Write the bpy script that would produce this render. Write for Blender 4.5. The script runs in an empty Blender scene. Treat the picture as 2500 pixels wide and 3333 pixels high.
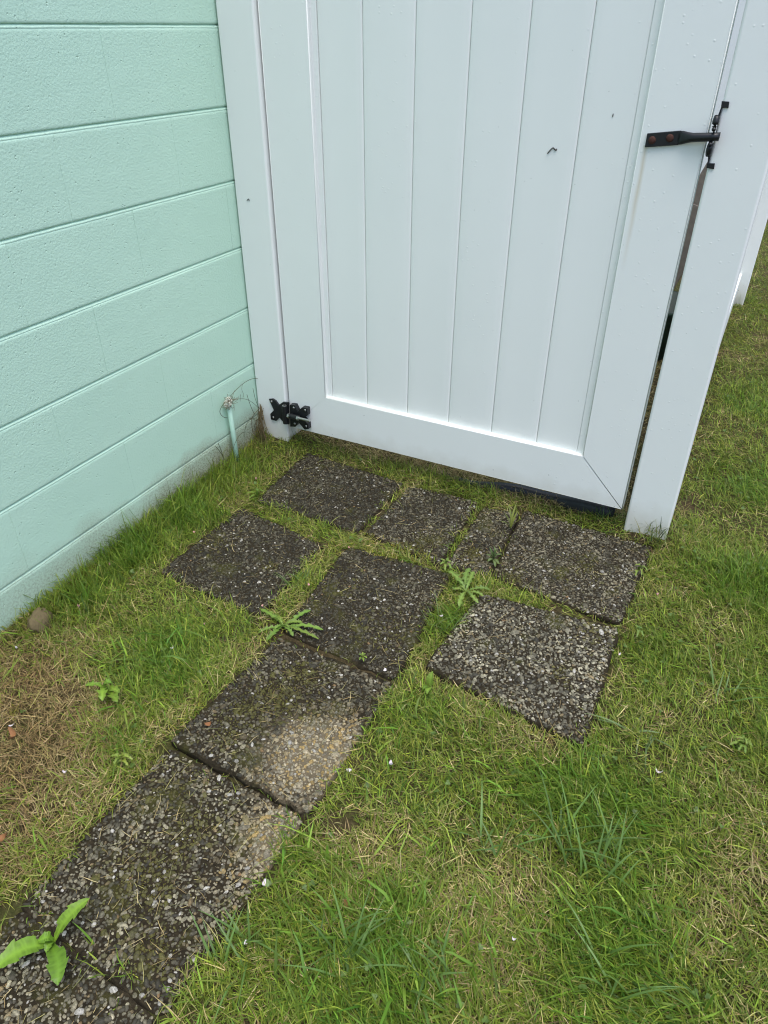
import bpy, bmesh, math, random
import numpy as np
from mathutils import Vector, Matrix

random.seed(7)
rng = np.random.default_rng(11)
SC = bpy.context.scene
COL = SC.collection

# ---------------------------------------------------------------- camera
CAM_P = np.array([1.5335, -1.9841, 1.3389])
YAW, PITCH, ROLL, FPX = -0.46879, -0.59542, 0.00232, 2336.2
PW, PH = 2500.0, 3333.0

def cam_axes():
    f = np.array([math.sin(YAW) * math.cos(PITCH), math.cos(YAW) * math.cos(PITCH), math.sin(PITCH)])
    r = np.cross(f, [0, 0, 1]); r /= np.linalg.norm(r)
    u = np.cross(r, f)
    return (r * math.cos(ROLL) + u * math.sin(ROLL), -r * math.sin(ROLL) + u * math.cos(ROLL), f)

CR, CU, CF = cam_axes()
cam_data = bpy.data.cameras.new('camera')
cam_data.sensor_fit = 'VERTICAL'
cam_data.sensor_height = 24.0
cam_data.lens = 24.0 * FPX / PH
cam_data.clip_start = 0.05
cam_data.clip_end = 500.0
cam = bpy.data.objects.new('camera', cam_data)
COL.objects.link(cam)
cam.matrix_world = Matrix(((CR[0], CU[0], -CF[0], CAM_P[0]), (CR[1], CU[1], -CF[1], CAM_P[1]),
                           (CR[2], CU[2], -CF[2], CAM_P[2]), (0, 0, 0, 1)))
SC.camera = cam

# survey helper: a measured photo point -> the real place on the ground, the fence line or the wall
def hit(px, py, ax, val):
    d = CF + CR * (px - PW / 2) / FPX - CU * (py - PH / 2) / FPX
    return CAM_P + d * ((val - CAM_P[ax]) / d[ax])
def gp(px, py, z=0.0): return hit(px, py, 2, z)
def fp(px, py, y=0.0): return hit(px, py, 1, y)
def wp(px, py, x=0.0): return hit(px, py, 0, x)

# ---------------------------------------------------------------- light
SUN_EL, SUN_AZ = math.radians(75), math.radians(128)      # azimuth clockwise from +y
world = bpy.data.worlds.new('World'); SC.world = world; world.use_nodes = True
nt = world.node_tree; nt.nodes.clear()
sky = nt.nodes.new('ShaderNodeTexSky'); sky.sky_type = 'NISHITA'; sky.sun_disc = False
sky.sun_elevation = SUN_EL; sky.sun_rotation = SUN_AZ
sky.air_density = 1.0; sky.dust_density = 2.5; sky.ozone_density = 1.0
bg = nt.nodes.new('ShaderNodeBackground'); bg.inputs['Strength'].default_value = 0.15
wo = nt.nodes.new('ShaderNodeOutputWorld')
nt.links.new(sky.outputs[0], bg.inputs['Color']); nt.links.new(bg.outputs[0], wo.inputs['Surface'])
sun_d = bpy.data.lights.new('sun', 'SUN'); sun_d.energy = 1.5; sun_d.angle = math.radians(50)
sun_d.color = (1.0, 0.98, 0.95)
sun = bpy.data.objects.new('sun', sun_d); COL.objects.link(sun)
sd = Vector((math.sin(SUN_AZ) * math.cos(SUN_EL), math.cos(SUN_AZ) * math.cos(SUN_EL), math.sin(SUN_EL)))
sun.rotation_euler = sd.to_track_quat('Z', 'Y').to_euler(); sun.location = (1, -3, 5)
SC.view_settings.view_transform = 'Standard'; SC.view_settings.look = 'None'
SC.view_settings.exposure = 0.84; SC.view_settings.gamma = 1.0; SC.view_settings.use_curve_mapping = False
SC.render.engine = 'CYCLES'
SC.cycles.max_bounces = 6; SC.cycles.diffuse_bounces = 4; SC.cycles.glossy_bounces = 3
SC.cycles.transmission_bounces = 4; SC.cycles.transparent_max_bounces = 4
SC.cycles.use_denoising = True; SC.cycles.denoising_prefilter = 'ACCURATE'; SC.cycles.filter_width = 1.1

# ---------------------------------------------------------------- noise in numpy
def _hash(i, j, s):
    n = (i * 374761393 + j * 668265263 + s * 1442695041) & 0xffffffff
    n = ((n ^ (n >> 13)) * 1274126177) & 0xffffffff
    return ((n ^ (n >> 16)) & 0xffff) / 65535.0
def vnoise(x, y, scale, seed=0):
    x = np.asarray(x, float) * scale + 1000; y = np.asarray(y, float) * scale + 1000
    i = np.floor(x).astype(np.int64); j = np.floor(y).astype(np.int64)
    fx = x - i; fy = y - j; fx = fx * fx * (3 - 2 * fx); fy = fy * fy * (3 - 2 * fy)
    return ((_hash(i, j, seed) * (1 - fx) + _hash(i + 1, j, seed) * fx) * (1 - fy)
            + (_hash(i, j + 1, seed) * (1 - fx) + _hash(i + 1, j + 1, seed) * fx) * fy)
def fbm(x, y, scale, seed=0, o=3):
    t = 0; a = 1; s = 0
    for k in range(o):
        t = t + a * vnoise(x, y, scale * 2 ** k, seed + k * 17); s += a; a *= .55
    return t / s
def sstep(a, b, x):
    t = np.clip((x - a) / (b - a), 0, 1); return t * t * (3 - 2 * t)

# ---------------------------------------------------------------- materials
def new_mat(name):
    m = bpy.data.materials.new(name); m.use_nodes = True
    n = m.node_tree; b = n.nodes['Principled BSDF']
    return m, n, b
def L(n, a, b): n.links.new(a, b)
def node(n, t, **k):
    o = n.nodes.new(t)
    for a, v in k.items(): setattr(o, a, v)
    return o
def tex_noise(n, co, scale, detail=4, rough=.55):
    t = node(n, 'ShaderNodeTexNoise'); t.inputs['Scale'].default_value = scale
    t.inputs['Detail'].default_value = detail; t.inputs['Roughness'].default_value = rough
    L(n, co, t.inputs['Vector']); return t.outputs['Fac']
def ramp(n, fac, a, b, ca=(0, 0, 0, 1), cb=(1, 1, 1, 1)):
    r = node(n, 'ShaderNodeValToRGB'); r.color_ramp.elements[0].position = a; r.color_ramp.elements[1].position = b
    r.color_ramp.elements[0].color = ca; r.color_ramp.elements[1].color = cb
    L(n, fac, r.inputs['Fac']); return r.outputs['Color']
def mixc(n, fac, a, b, mode='MIX'):
    m = node(n, 'ShaderNodeMix', data_type='RGBA', blend_type=mode)
    for s, v in ((m.inputs[0], fac), (m.inputs[6], a), (m.inputs[7], b)):
        if isinstance(v, bpy.types.NodeSocket): L(n, v, s)
        elif isinstance(v, (int, float)): s.default_value = v
        else: s.default_value = (*v, 1)
    return m.outputs[2]
def math_n(n, op, a, b=None):
    m = node(n, 'ShaderNodeMath', operation=op)
    for s, v in ((m.inputs[0], a), (m.inputs[1], b)):
        if v is None: continue
        if isinstance(v, bpy.types.NodeSocket): L(n, v, s)
        else: s.default_value = v
    return m.outputs[0]
def pos(n): return node(n, 'ShaderNodeNewGeometry').outputs['Position']
def bump(n, b, h, strength, dist, prev=None):
    k = node(n, 'ShaderNodeBump'); k.inputs['Strength'].default_value = strength
    k.inputs['Distance'].default_value = dist; L(n, h, k.inputs['Height'])
    if prev is not None: L(n, prev, k.inputs['Normal'])
    L(n, k.outputs[0], b.inputs['Normal']); return k.outputs[0]
def zcoord(n, p):
    s = node(n, 'ShaderNodeSeparateXYZ'); L(n, p, s.inputs[0]); return s.outputs

def simple(name, col, rough=.6, metal=0.0, var=0.0, vscale=60, spec=.5, bmp=0.0, bscale=300, bdist=.0005):
    m, n, b = new_mat(name); b.inputs['Roughness'].default_value = rough; b.inputs['Metallic'].default_value = metal
    b.inputs['Specular IOR Level'].default_value = spec
    p = pos(n)
    if var:
        f = tex_noise(n, p, vscale)
        c = mixc(n, f, tuple(v * (1 - var) for v in col), tuple(min(1, v * (1 + var)) for v in col)); L(n, c, b.inputs['Base Color'])
    else: b.inputs['Base Color'].default_value = (*col, 1)
    if bmp: bump(n, b, tex_noise(n, p, bscale), bmp, bdist)
    return m

def mint_material():
    m, n, b = new_mat('mint_masonry_paint'); b.inputs['Roughness'].default_value = .5
    b.inputs['Specular IOR Level'].default_value = .35
    p = pos(n); xyz = zcoord(n, p)
    big = tex_noise(n, p, 6); c = mixc(n, big, (.482, .700, .566), (.537, .748, .612))
    # splashed soil along the foot of the wall, patchy and speckled
    hgt = math_n(n, 'ADD', xyz[2], math_n(n, 'MULTIPLY', math_n(n, 'SUBTRACT', tex_noise(n, p, 5, 3), .5), .16))
    low = ramp(n, hgt, .055, .165, (1, 1, 1, 1), (0, 0, 0, 1))
    near = ramp(n, math_n(n, 'MULTIPLY', math_n(n, 'ADD', xyz[1], 2.0), .5), .40, .80, (.30, .30, .30, 1), (1, 1, 1, 1))
    spk = ramp(n, tex_noise(n, p, 150, 4, .75), .45, .62)
    film = math_n(n, 'MULTIPLY', math_n(n, 'MULTIPLY', low, near), .85)
    c = mixc(n, film, c, (.33, .31, .21))
    c = mixc(n, math_n(n, 'MULTIPLY', math_n(n, 'MULTIPLY', low, near), math_n(n, 'MULTIPLY', spk, .95)), c, (.11, .095, .05))
    L(n, c, b.inputs['Base Color'])
    h1 = tex_noise(n, p, 170, 3, .6)
    k1 = bump(n, b, h1, .55, .0026)
    v = node(n, 'ShaderNodeTexVoronoi'); v.inputs['Scale'].default_value = 85; L(n, p, v.inputs['Vector'])
    v.inputs['Randomness'].default_value = 1
    pit = ramp(n, v.outputs['Distance'], .06, .22)
    mask = ramp(n, tex_noise(n, p, 24, 2), .52, .60)
    pitm = mixc(n, mask, (1, 1, 1), pit)
    k2 = bump(n, b, pitm, .8, .0018, k1)
    bump(n, b, tex_noise(n, p, 18, 2), .22, .005, k2)
    return m

def vinyl_material():
    m, n, b = new_mat('white_vinyl'); b.inputs['Roughness'].default_value = .48
    b.inputs['Specular IOR Level'].default_value = .32
    p = pos(n); xyz = zcoord(n, p)
    c = mixc(n, tex_noise(n, p, 3.5, 3), (.785, .808, .780), (.825, .842, .812))
    # grime splashed up from the soil and a scatter of specks
    low = ramp(n, math_n(n, 'ADD', xyz[2], math_n(n, 'MULTIPLY', math_n(n, 'SUBTRACT', tex_noise(n, p, 14, 3), .5), .09)), .06, .15, (1, 1, 1, 1), (0, 0, 0, 1))
    c = mixc(n, math_n(n, 'MULTIPLY', low, .45), c, (.46, .42, .31))
    v = node(n, 'ShaderNodeTexVoronoi'); v.inputs['Scale'].default_value = 60; L(n, p, v.inputs['Vector'])
    sp = math_n(n, 'LESS_THAN', v.outputs['Distance'], .085)
    pick = math_n(n, 'GREATER_THAN', math_n(n, 'ADD', zcoord(n, v.outputs['Color'])[0], ramp(n, xyz[2], .08, .30, (.05, .05, .05, 1), (0, 0, 0, 1))), .972)
    dens = ramp(n, xyz[2], .10, .45, (1, 1, 1, 1), (.25, .25, .25, 1))
    c = mixc(n, math_n(n, 'MULTIPLY', math_n(n, 'MULTIPLY', sp, pick), dens), c, (.10, .09, .07))
    # rust weep below the latch plate
    sx = math_n(n, 'ABSOLUTE', math_n(n, 'SUBTRACT', math_n(n, 'ADD', xyz[0], math_n(n, 'MULTIPLY', tex_noise(n, p, 11, 2), .008)), 1.2305))
    st = math_n(n, 'MULTIPLY', ramp(n, sx, .001, .0065, (1, 1, 1, 1), (0, 0, 0, 1)), math_n(n, 'MULTIPLY', ramp(n, xyz[2], .80, 1.09, (0, 0, 0, 1), (1, 1, 1, 1)), math_n(n, 'LESS_THAN', xyz[2], 1.104)))
    c = mixc(n, math_n(n, 'MULTIPLY', st, .5), c, (.52, .42, .24))
    L(n, c, b.inputs['Base Color'])
    # beads of rain water standing on the plastic
    v2 = node(n, 'ShaderNodeTexVoronoi'); v2.inputs['Scale'].default_value = 62; L(n, p, v2.inputs['Vector'])
    dome = ramp(n, v2.outputs['Distance'], .0, .19, (1, 1, 1, 1), (0, 0, 0, 1))
    keep = math_n(n, 'GREATER_THAN', zcoord(n, v2.outputs['Color'])[1], .74)
    drops = math_n(n, 'MULTIPLY', dome, keep)
    k = bump(n, b, drops, .38, .0016)
    bump(n, b, tex_noise(n, p, 9, 2), .10, .004, k)
    return m

def attr_material(name, rough, transl=0.0, spec=.3, attr='Col'):
    m, n, b = new_mat(name); b.inputs['Roughness'].default_value = rough; b.inputs['Specular IOR Level'].default_value = spec
    a = node(n, 'ShaderNodeAttribute'); a.attribute_name = attr
    L(n, a.outputs['Color'], b.inputs['Base Color'])
    if transl:
        t = node(n, 'ShaderNodeBsdfTranslucent'); L(n, a.outputs['Color'], t.inputs['Color'])
        mx = node(n, 'ShaderNodeMixShader'); mx.inputs[0].default_value = transl
        L(n, b.outputs[0], mx.inputs[1]); L(n, t.outputs[0], mx.inputs[2])
        L(n, mx.outputs[0], n.nodes['Material Output'].inputs['Surface'])
    return m

def slab_material():
    m, n, b = new_mat('slab_concrete'); b.inputs['Roughness'].default_value = .9; b.inputs['Specular IOR Level'].default_value = .15
    p = pos(n)
    c = mixc(n, ramp(n, tex_noise(n, p, 90, 5, .7), .3, .75), (.009, .007, .004), (.040, .031, .017))
    moss = ramp(n, tex_noise(n, p, 9, 4, .65), .55, .68)
    c = mixc(n, math_n(n, 'MULTIPLY', moss, .55), c, (.060, .062, .010))
    for cc, rr in ((gp(1020, 2470), .15), (gp(915, 2750), .10)):      # sandy washed-out patches
        vm = node(n, 'ShaderNodeVectorMath', operation='DISTANCE'); L(n, p, vm.inputs[0]); vm.inputs[1].default_value = tuple(cc)
        dn = math_n(n, 'ADD', vm.outputs['Value'], math_n(n, 'MULTIPLY', math_n(n, 'SUBTRACT', tex_noise(n, p, 55, 5, .75), .5), .30))
        c = mixc(n, math_n(n, 'MULTIPLY', ramp(n, dn, rr * .35, rr, (1, 1, 1, 1), (0, 0, 0, 1)), .8), c, (.15, .122, .078))
    L(n, c, b.inputs['Base Color'])
    bump(n, b, tex_noise(n, p, 420, 3), .8, .002)
    return m

def pebble_material():
    m, n, b = new_mat('river_pebbles'); b.inputs['Roughness'].default_value = .65; b.inputs['Specular IOR Level'].default_value = .22
    a = node(n, 'ShaderNodeAttribute'); a.attribute_name = 'Col'; p = pos(n)
    g = ramp(n, tex_noise(n, p, 260, 4, .7), .35, .7)
    c = mixc(n, math_n(n, 'MULTIPLY', math_n(n, 'SUBTRACT', 1.0, g), .75), a.outputs['Color'], (.020, .018, .013))
    moss = ramp(n, tex_noise(n, p, 9, 4, .65), .55, .70)
    c = mixc(n, math_n(n, 'MULTIPLY', math_n(n, 'MULTIPLY', moss, ramp(n, tex_noise(n, p, 120, 3), .40, .60)), .6), c, (.055, .058, .010))
    L(n, c, b.inputs['Base Color'])
    bump(n, b, tex_noise(n, p, 700, 2), .4, .0008)
    return m

def ground_material():
    m, n, b = new_mat('thatch_and_soil'); b.inputs['Roughness'].default_value = .95; b.inputs['Specular IOR Level'].default_value = .1
    p = pos(n)
    c = mixc(n, ramp(n, tex_noise(n, p, 140, 5, .7), .3, .7), (.034, .025, .013), (.115, .088, .044))
    g = ramp(n, tex_noise(n, p, 5, 4), .42, .60)
    c = mixc(n, math_n(n, 'MULTIPLY', g, .45), c, (.075, .095, .020))
    L(n, c, b.inputs['Base Color'])
    bump(n, b, tex_noise(n, p, 160, 5, .7), 1.0, .010)
    return m

MINT = mint_material(); VINYL = vinyl_material(); GROUND = ground_material()
SLAB = slab_material(); PEB = pebble_material()
GRASS = attr_material('grass_blades', .5, .35, .3)
STRAW = attr_material('dry_blades', .7, .12, .2)
LEAF = attr_material('weed_leaves', .45, .25, .4)
BLACK = simple('black_powder_coat', (.010, .011, .013), .38, 0, .3, 200, .45, .3, 500, .0003)
RUST = simple('rusty_bolt', (.070, .030, .022), .8, .2, .45, 300, .3, .6, 400, .0008)
STEEL = simple('zinc_steel', (.46, .46, .45), .34, .9, .15, 200, .5)
STONE = simple('brown_fieldstone', (.135, .105, .055), .9, 0, .38, 45, .2, .8, 140, .003)
PUTTY = simple('crumpled_putty', (.50, .52, .44), .8, 0, .35, 120, .3, .7, 200, .002)
MINTP = simple('mint_pipe_paint', (.43, .64, .52), .5, 0, .08, 60, .35, .3, 260, .001)
PETAL = simple('blossom_white', (.60, .54, .56), .6, 0, .06, 200, .3)
PETALP = simple('blossom_pink', (.55, .30, .29), .6, 0, .2, 200, .3)
DEADL = simple('dead_leaf', (.24, .115, .050), .75, 0, .35, 120, .2, .5, 150, .001)
PLASTIC_SHADE = simple('black_plastic_and_shade', (.012, .014, .018), .45, 0, .3, 30, .4, .3, 40, .002)
TIMBER = simple('weathered_timber', (.24, .195, .17), .85, 0, .3, 30, .2, .4, 150, .001)
TUBM = simple('dark_green_plastic', (.020, .040, .030), .5, 0, .2, 20, .4)
GREYP = simple('pale_grey_plastic', (.42, .44, .43), .5, 0, .1, 20, .4)
ROOT = simple('dry_roots', (.15, .115, .06), .9, 0, .45, 150, .1)
GROOT = simple('green_brown_stem', (.062, .070, .028), .8, 0, .35, 90, .2)
SPECK = simple('dark_debris', (.018, .015, .012), .9)

# ---------------------------------------------------------------- object helpers
def link(name, me, mat=None, parent=None, smooth=False):
    o = bpy.data.objects.new(name, me); COL.objects.link(o)
    if mat is not None and not me.materials: me.materials.append(mat)
    if parent is not None: o.parent = parent
    if smooth:
        for f in me.polygons: f.use_smooth = True
        if mat is VINYL:
            w = o.modifiers.new('weighted_normals', 'WEIGHTED_NORMAL'); w.weight = 100
    return o
def tag(o, label, cat, group=None):
    o['label'] = label; o['category'] = cat
    if group: o['group'] = group
    return o
def empty(name, loc, label=None, cat=None, group=None):
    o = bpy.data.objects.new(name, None); o.empty_display_size = .05; COL.objects.link(o); o.location = loc
    if label: tag(o, label, cat, group)
    return o
def sub(parent, o):           # parent a world-space mesh under an Empty that only has a location
    o.parent = parent; o.location = -Vector(parent.location); return o
def mesh_from(name, v, f):
    me = bpy.data.meshes.new(name); me.from_pydata([tuple(map(float, a)) for a in v], [], f); me.update(); return me
def bm_mesh(name, bm):
    me = bpy.data.meshes.new(name); bm.to_mesh(me); bm.free(); return me
def box_bm(x0, x1, y0, y1, z0, z1, bev=0.0, seg=2, bm=None):
    own = bm is None
    if own: bm = bmesh.new()
    r = bmesh.ops.create_cube(bm, size=1.0)
    for v in r['verts']:
        v.co = Vector(((x0 + x1) / 2 + v.co.x * (x1 - x0), (y0 + y1) / 2 + v.co.y * (y1 - y0), (z0 + z1) / 2 + v.co.z * (z1 - z0)))
    if bev:
        es = list({e for v in r['verts'] for e in v.link_edges})
        bmesh.ops.bevel(bm, geom=es, offset=bev, segments=seg, profile=.5, affect='EDGES')
    return bm
def prism_xz(poly, y0, y1, bev=0.0, seg=2, keep=None):
    """poly: [(x,z)...] counter-clockwise seen from -y; extruded from y0 (front) to y1"""
    bm = bmesh.new()
    a = [bm.verts.new((x, y0, z)) for x, z in poly]; b = [bm.verts.new((x, y1, z)) for x, z in poly]
    bm.faces.new(a); bm.faces.new(b[::-1])
    for i in range(len(poly)):
        j = (i + 1) % len(poly); bm.faces.new((a[j], a[i], b[i], b[j]))
    bmesh.ops.recalc_face_normals(bm, faces=bm.faces)
    if bev: bmesh.ops.bevel(bm, geom=[e for e in bm.edges if keep is None or keep(e.verts[0].co, e.verts[1].co)], offset=bev, segments=seg, profile=.5, affect='EDGES')
    return bm
def tube_bm(pts, rad, n=8, bm=None, cap=True):
    if bm is None: bm = bmesh.new()
    pts = [Vector(p) for p in pts]; rings = []
    ref = Vector((0, 0, 1))
    for i, p in enumerate(pts):
        t = (pts[min(i + 1, len(pts) - 1)] - pts[max(i - 1, 0)]).normalized()
        u = t.cross(ref)
        if u.length < 1e-3: u = t.cross(Vector((0, 1, 0)))
        u.normalize(); w = u.cross(t)
        r = rad[i] if isinstance(rad, (list, tuple)) else rad
        rings.append([bm.verts.new(p + (u * math.cos(2 * math.pi * k / n) + w * math.sin(2 * math.pi * k / n)) * r) for k in range(n)])
    for a, b in zip(rings, rings[1:]):
        for k in range(n):
            bm.faces.new((a[k], a[(k + 1) % n], b[(k + 1) % n], b[k]))
    if cap:
        bm.faces.new(rings[0]); bm.faces.new(rings[-1][::-1])
    bmesh.ops.recalc_face_normals(bm, faces=bm.faces)
    return bm
def spline(pts, n=24):
    pts = [np.array(p, float) for p in pts]; P = [2 * pts[0] - pts[1]] + pts + [2 * pts[-1] - pts[-2]]; out = []
    m = len(pts) - 1
    for k in range(n + 1):
        s = k / n * m; i = min(int(s), m - 1); t = s - i
        a, b, c, d = P[i:i + 4]
        out.append(.5 * (2 * b + (c - a) * t + (2 * a - 5 * b + 4 * c - d) * t * t + (3 * b - a - 3 * c + d) * t ** 3))
    return out
def color_attr(me, cols):
    a = me.color_attributes.new('Col', 'FLOAT_COLOR', 'POINT')
    c = np.ones((len(cols), 4), np.float32); c[:, :3] = cols; a.data.foreach_set('color', c.ravel())
def np_mesh(name, V, loops, totals):
    me = bpy.data.meshes.new(name)
    me.vertices.add(len(V)); me.vertices.foreach_set('co', np.asarray(V, np.float32).ravel())
    me.loops.add(len(loops)); me.loops.foreach_set('vertex_index', np.asarray(loops, np.int32))
    me.polygons.add(len(totals)); st = np.zeros(len(totals), np.int32); st[1:] = np.cumsum(totals)[:-1]
    me.polygons.foreach_set('loop_start', st)
    me.polygons.foreach_set('use_smooth', np.ones(len(totals), bool))
    me.update(calc_edges=True); me.validate(); return me

# ---------------------------------------------------------------- slabs: surveyed corners
SLABS = [  # name, photo corners (back-left, front-left, front-right, back-right), top height, rise to the front, brightness, cleanliness, label
    ('A', [(1000, 1470), (828, 1630), (1165, 1733), (1318, 1572)], .006, .0, .40, 0, 'dark pebbled paving slab at the back left, nearest the hinge post'),
    ('B', [(785, 1648), (512, 1862), (842, 2006), (1058, 1772)], .004, .0, .40, 0, 'dark pebbled paving slab closest to the mint wall'),
    ('C', [(1132, 1774), (912, 2056), (1288, 2218), (1472, 1866)], .0085, .0, .42, 0, 'brown-black pebbled paving slab in the middle, between the two dandelions'),
    ('D', [(906, 2064), (548, 2413), (1012, 2658), (1290, 2222)], .012, .004, .62, 1, 'tilted pebbled slab with raised front edge and a clean pale corner'),
    ('E', [(550, 2430), (55, 2946), (527, 3325), (1002, 2662)], .002, -.003, .85, 2, 'pebbled slab stepped below the raised edge, dried stems lying on it'),
    ('F', [(66, 2944), (-420, 3500), (40, 4000), (530, 3322)], -.003, 0, .85, 0, 'pebbled slab cut off by the lower left corner, under dandelion leaves'),
    ('G', [(1332, 1576), (1182, 1735), (1432, 1838), (1560, 1632)], .006, 0, .60, 0, 'wider piece of the cracked pebbled slab, olive moss at its front'),
    ('H', [(1572, 1646), (1444, 1842), (1594, 1878), (1694, 1668)], .008, 0, .78, 0, 'narrow broken-off strip of cracked pebbled slab between grass-filled joints'),
    ('I', [(1704, 1656), (1602, 1876), (2022, 2034), (2130, 1778)], .008, 0, .82, 0, 'grey pebbled paving slab in front of the latch post'),
    ('J', [(1562, 1926), (1378, 2166), (1902, 2436), (2022, 2044)], .012, 0, 1.08, 0, 'palest pebbled paving slab with crisp grey gravel, at the right front'),
]
QUADS = {}
for nm, c, zt, rise, br, cl, lab in SLABS:
    QUADS[nm] = np.array([gp(x, y, zt)[:2] for x, y in c])
def quad_sd(q, x, y):
    """signed distance to a convex quad, negative inside"""
    x = np.asarray(x, float); y = np.asarray(y, float); d = np.full(x.shape, -1e9)
    ctr = q.mean(0)
    for i in range(4):
        a, b = q[i], q[(i + 1) % 4]; e = b - a; nrm = np.array([e[1], -e[0]]) / np.hypot(*e)
        if np.dot(ctr - a, nrm) > 0: nrm = -nrm
        d = np.maximum(d, (x - a[0]) * nrm[0] + (y - a[1]) * nrm[1])
    return d
def slab_sd(x, y):
    d = np.full(np.shape(x), 9.0)
    for q in QUADS.values(): d = np.minimum(d, quad_sd(q, x, y))
    return d
def slab_top(nm, x, y):
    zt, rise = next((s[2], s[3]) for s in SLABS if s[0] == nm)
    q = QUADS[nm]; c = q.mean(0); return zt - rise * (np.asarray(y) - c[1]) / .2

# ---------------------------------------------------------------- ground
def ground_h(x, y):
    x = np.asarray(x, float); y = np.asarray(y, float)
    h = (fbm(x, y, 4, 3) - .5) * .030 + (fbm(x, y, 22, 9) - .5) * .014
    h = h * np.exp(-np.maximum(0, np.hypot(x - 1, y) - 4) * .15)
    h = h + .022 * sstep(-.16, .0, y) * sstep(2.4, 1.5, x) * sstep(6, 1, y) - .003
    h = h + .018 * sstep(.06, .0, x) + .030 * sstep(.42, .15, x) * sstep(-.07, .03, y) * sstep(.6, .2, y)
    mound = .036 * np.exp(-((x - 1.44) / .13) ** 2 - ((y - .03) / .07) ** 2)
    d = slab_sd(x, y)
    dd = quad_sd(QUADS['D'], x, y); front = sstep(.01, -.02, QUADS['D'][1:3, 1].mean() - y)
    h = h + .016 * sstep(.10, .0, dd) * front * sstep(-.02, .0, dd)
    return h * sstep(-.0, .05, d + .03 * (dd < .1)) + mound * sstep(-.005, .02, d) - .022 * sstep(.0, -.014, d) - .002
def axis_pts(lo, hi, step, far):
    a = list(np.arange(lo, hi + 1e-6, step)); s = step
    while a[-1] < far: s *= 1.35; a.append(a[-1] + s)
    s = step
    while a[0] > -far: s *= 1.35; a.insert(0, a[0] - s)
    return np.array(a)
gx = axis_pts(-.06, 2.3, .014, 80); gy = axis_pts(-2.3, 1.0, .014, 80)
X, Y = np.meshgrid(gx, gy); Z = ground_h(X, Y)
nx, ny = len(gx), len(gy)
idx = np.arange(nx * ny).reshape(ny, nx)
F = np.stack([idx[:-1, :-1], idx[:-1, 1:], idx[1:, 1:], idx[1:, :-1]], -1).reshape(-1, 4)
me = np_mesh('ground', np.stack([X, Y, Z], -1).reshape(-1, 3), F.ravel(), np.full(len(F), 4))
g = link('ground', me, GROUND); g['kind'] = 'structure'

# ---------------------------------------------------------------- mint block wall
COURSE, BL, JT = .2032, .4064, .008
JZ = [1.338 - COURSE * k for k in range(8)]              # bed joint heights as measured
wall = empty('block_wall', (0, -.6, -.08), 'mint green painted concrete block wall along the left side', 'wall')
def block_mesh(ln):
    zs = [0, .0007, .002, .0045, .0075, .0105, .0975, COURSE - JT - .0105, COURSE - JT - .0075, COURSE - JT - .0045, COURSE - JT - .002, COURSE - JT - .0008, COURSE - JT]
    zx = [-.0034, -.0014, -.0005, -.0001, 0, 0, 0, 0, 0, -.0002, -.0009, -.0022, -.005]
    ys = [0, .0006, .0016, .004, .008, ln / 2, ln - .008, ln - .004, ln - .0016, ln - .0006, ln]
    yx = [-.0004, -.0002, -.0001, 0, 0, 0, 0, 0, -.0001, -.0002, -.0004]
    V = [(min(a, b) if min(a, b) < -.001 else a + b, y, z) for z, a in zip(zs, zx) for y, b in zip(ys, yx)]
    n = len(ys); Fc = [(i * n + j, i * n + j + 1, (i + 1) * n + j + 1, (i + 1) * n + j) for i in range(len(zs) - 1) for j in range(n - 1)]
    k = len(V); H = COURSE - JT
    V += [(-.19, 0, 0), (-.19, ln, 0), (-.19, ln, H), (-.19, 0, H)]
    top = (len(zs) - 1) * n
    Fc += [(k, k + 3, k + 2, k + 1), tuple([k, k + 1] + list(range(n - 1, -1, -1))), tuple([k + 2, k + 3] + list(range(top, top + n)))]
    Fc += [tuple([k + 3, k] + [i * n for i in range(len(zs))]), tuple([k + 1, k + 2] + [i * n + n - 1 for i in range(len(zs) - 1, -1, -1)])]
    me = mesh_from('block', V, Fc); me.materials.append(MINT)
    for f in me.polygons: f.use_smooth = f.area < .05 and len(f.vertices) == 4
    return me
BM_FULL = block_mesh(BL - .0002)
Y0, Y1 = -3.4, 2.8
zc = JZ[0]
courses = []                                             # bottom z of each course's joint below it
k0 = -7; k1 = 7
for k in range(k0, k1 + 1):
    zj = 1.338 - COURSE * k                              # joint centre at the top of this course
    if zj < -.05: continue
    ph = -.458 if (k % 2 == 0) else -.2555
    j = math.floor((Y0 - ph) / BL)
    while ph + j * BL < Y1:
        y = ph + j * BL
        o = bpy.data.objects.new('block', BM_FULL); COL.objects.link(o); o.parent = wall
        o.location = Vector((random.uniform(-.0003, .0003), y + .0001, zj - COURSE + JT / 2)) - wall.location
        o.rotation_euler = (0, random.uniform(-.002, .002), random.uniform(-.0004, .0004))
        j += 1
    # the tooled bed joint above this course: deep under the upper block, sloping out to the lower one
    ys = np.arange(Y0, Y1, .018); V = []; Fc = []
    a = (fbm(ys, ys * 0 + k * 3.1, 9, 5) - .5); b = (vnoise(ys, ys * 0 + k * 7.7, 45, 8) - .5)
    for i, yv in enumerate(ys):
        dz = JT / 2 + .0008; w = a[i] * .0024 + b[i] * .0010; dp = .0050 + a[i] * .003
        for t, dx in ((1.15, -dp - .003), (.62, -dp), (.25, -dp * .80), (-.05, -dp * .40), (-.40, -dp * .16), (-.80, -.0003), (-1.35, -.0016)):
            V.append((dx, yv, zj + t * dz + w * (1 if t > -1.2 else .3)))
    m = 7
    Fc = [(i * m + q, i * m + q + 1, (i + 1) * m + q + 1, (i + 1) * m + q) for i in range(len(ys) - 1) for q in range(m - 1)]
    me = mesh_from('mortar_joint', V, [f[::-1] for f in Fc])
    sub(wall, link('mortar_joint', me, MINT, None, True))
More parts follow.
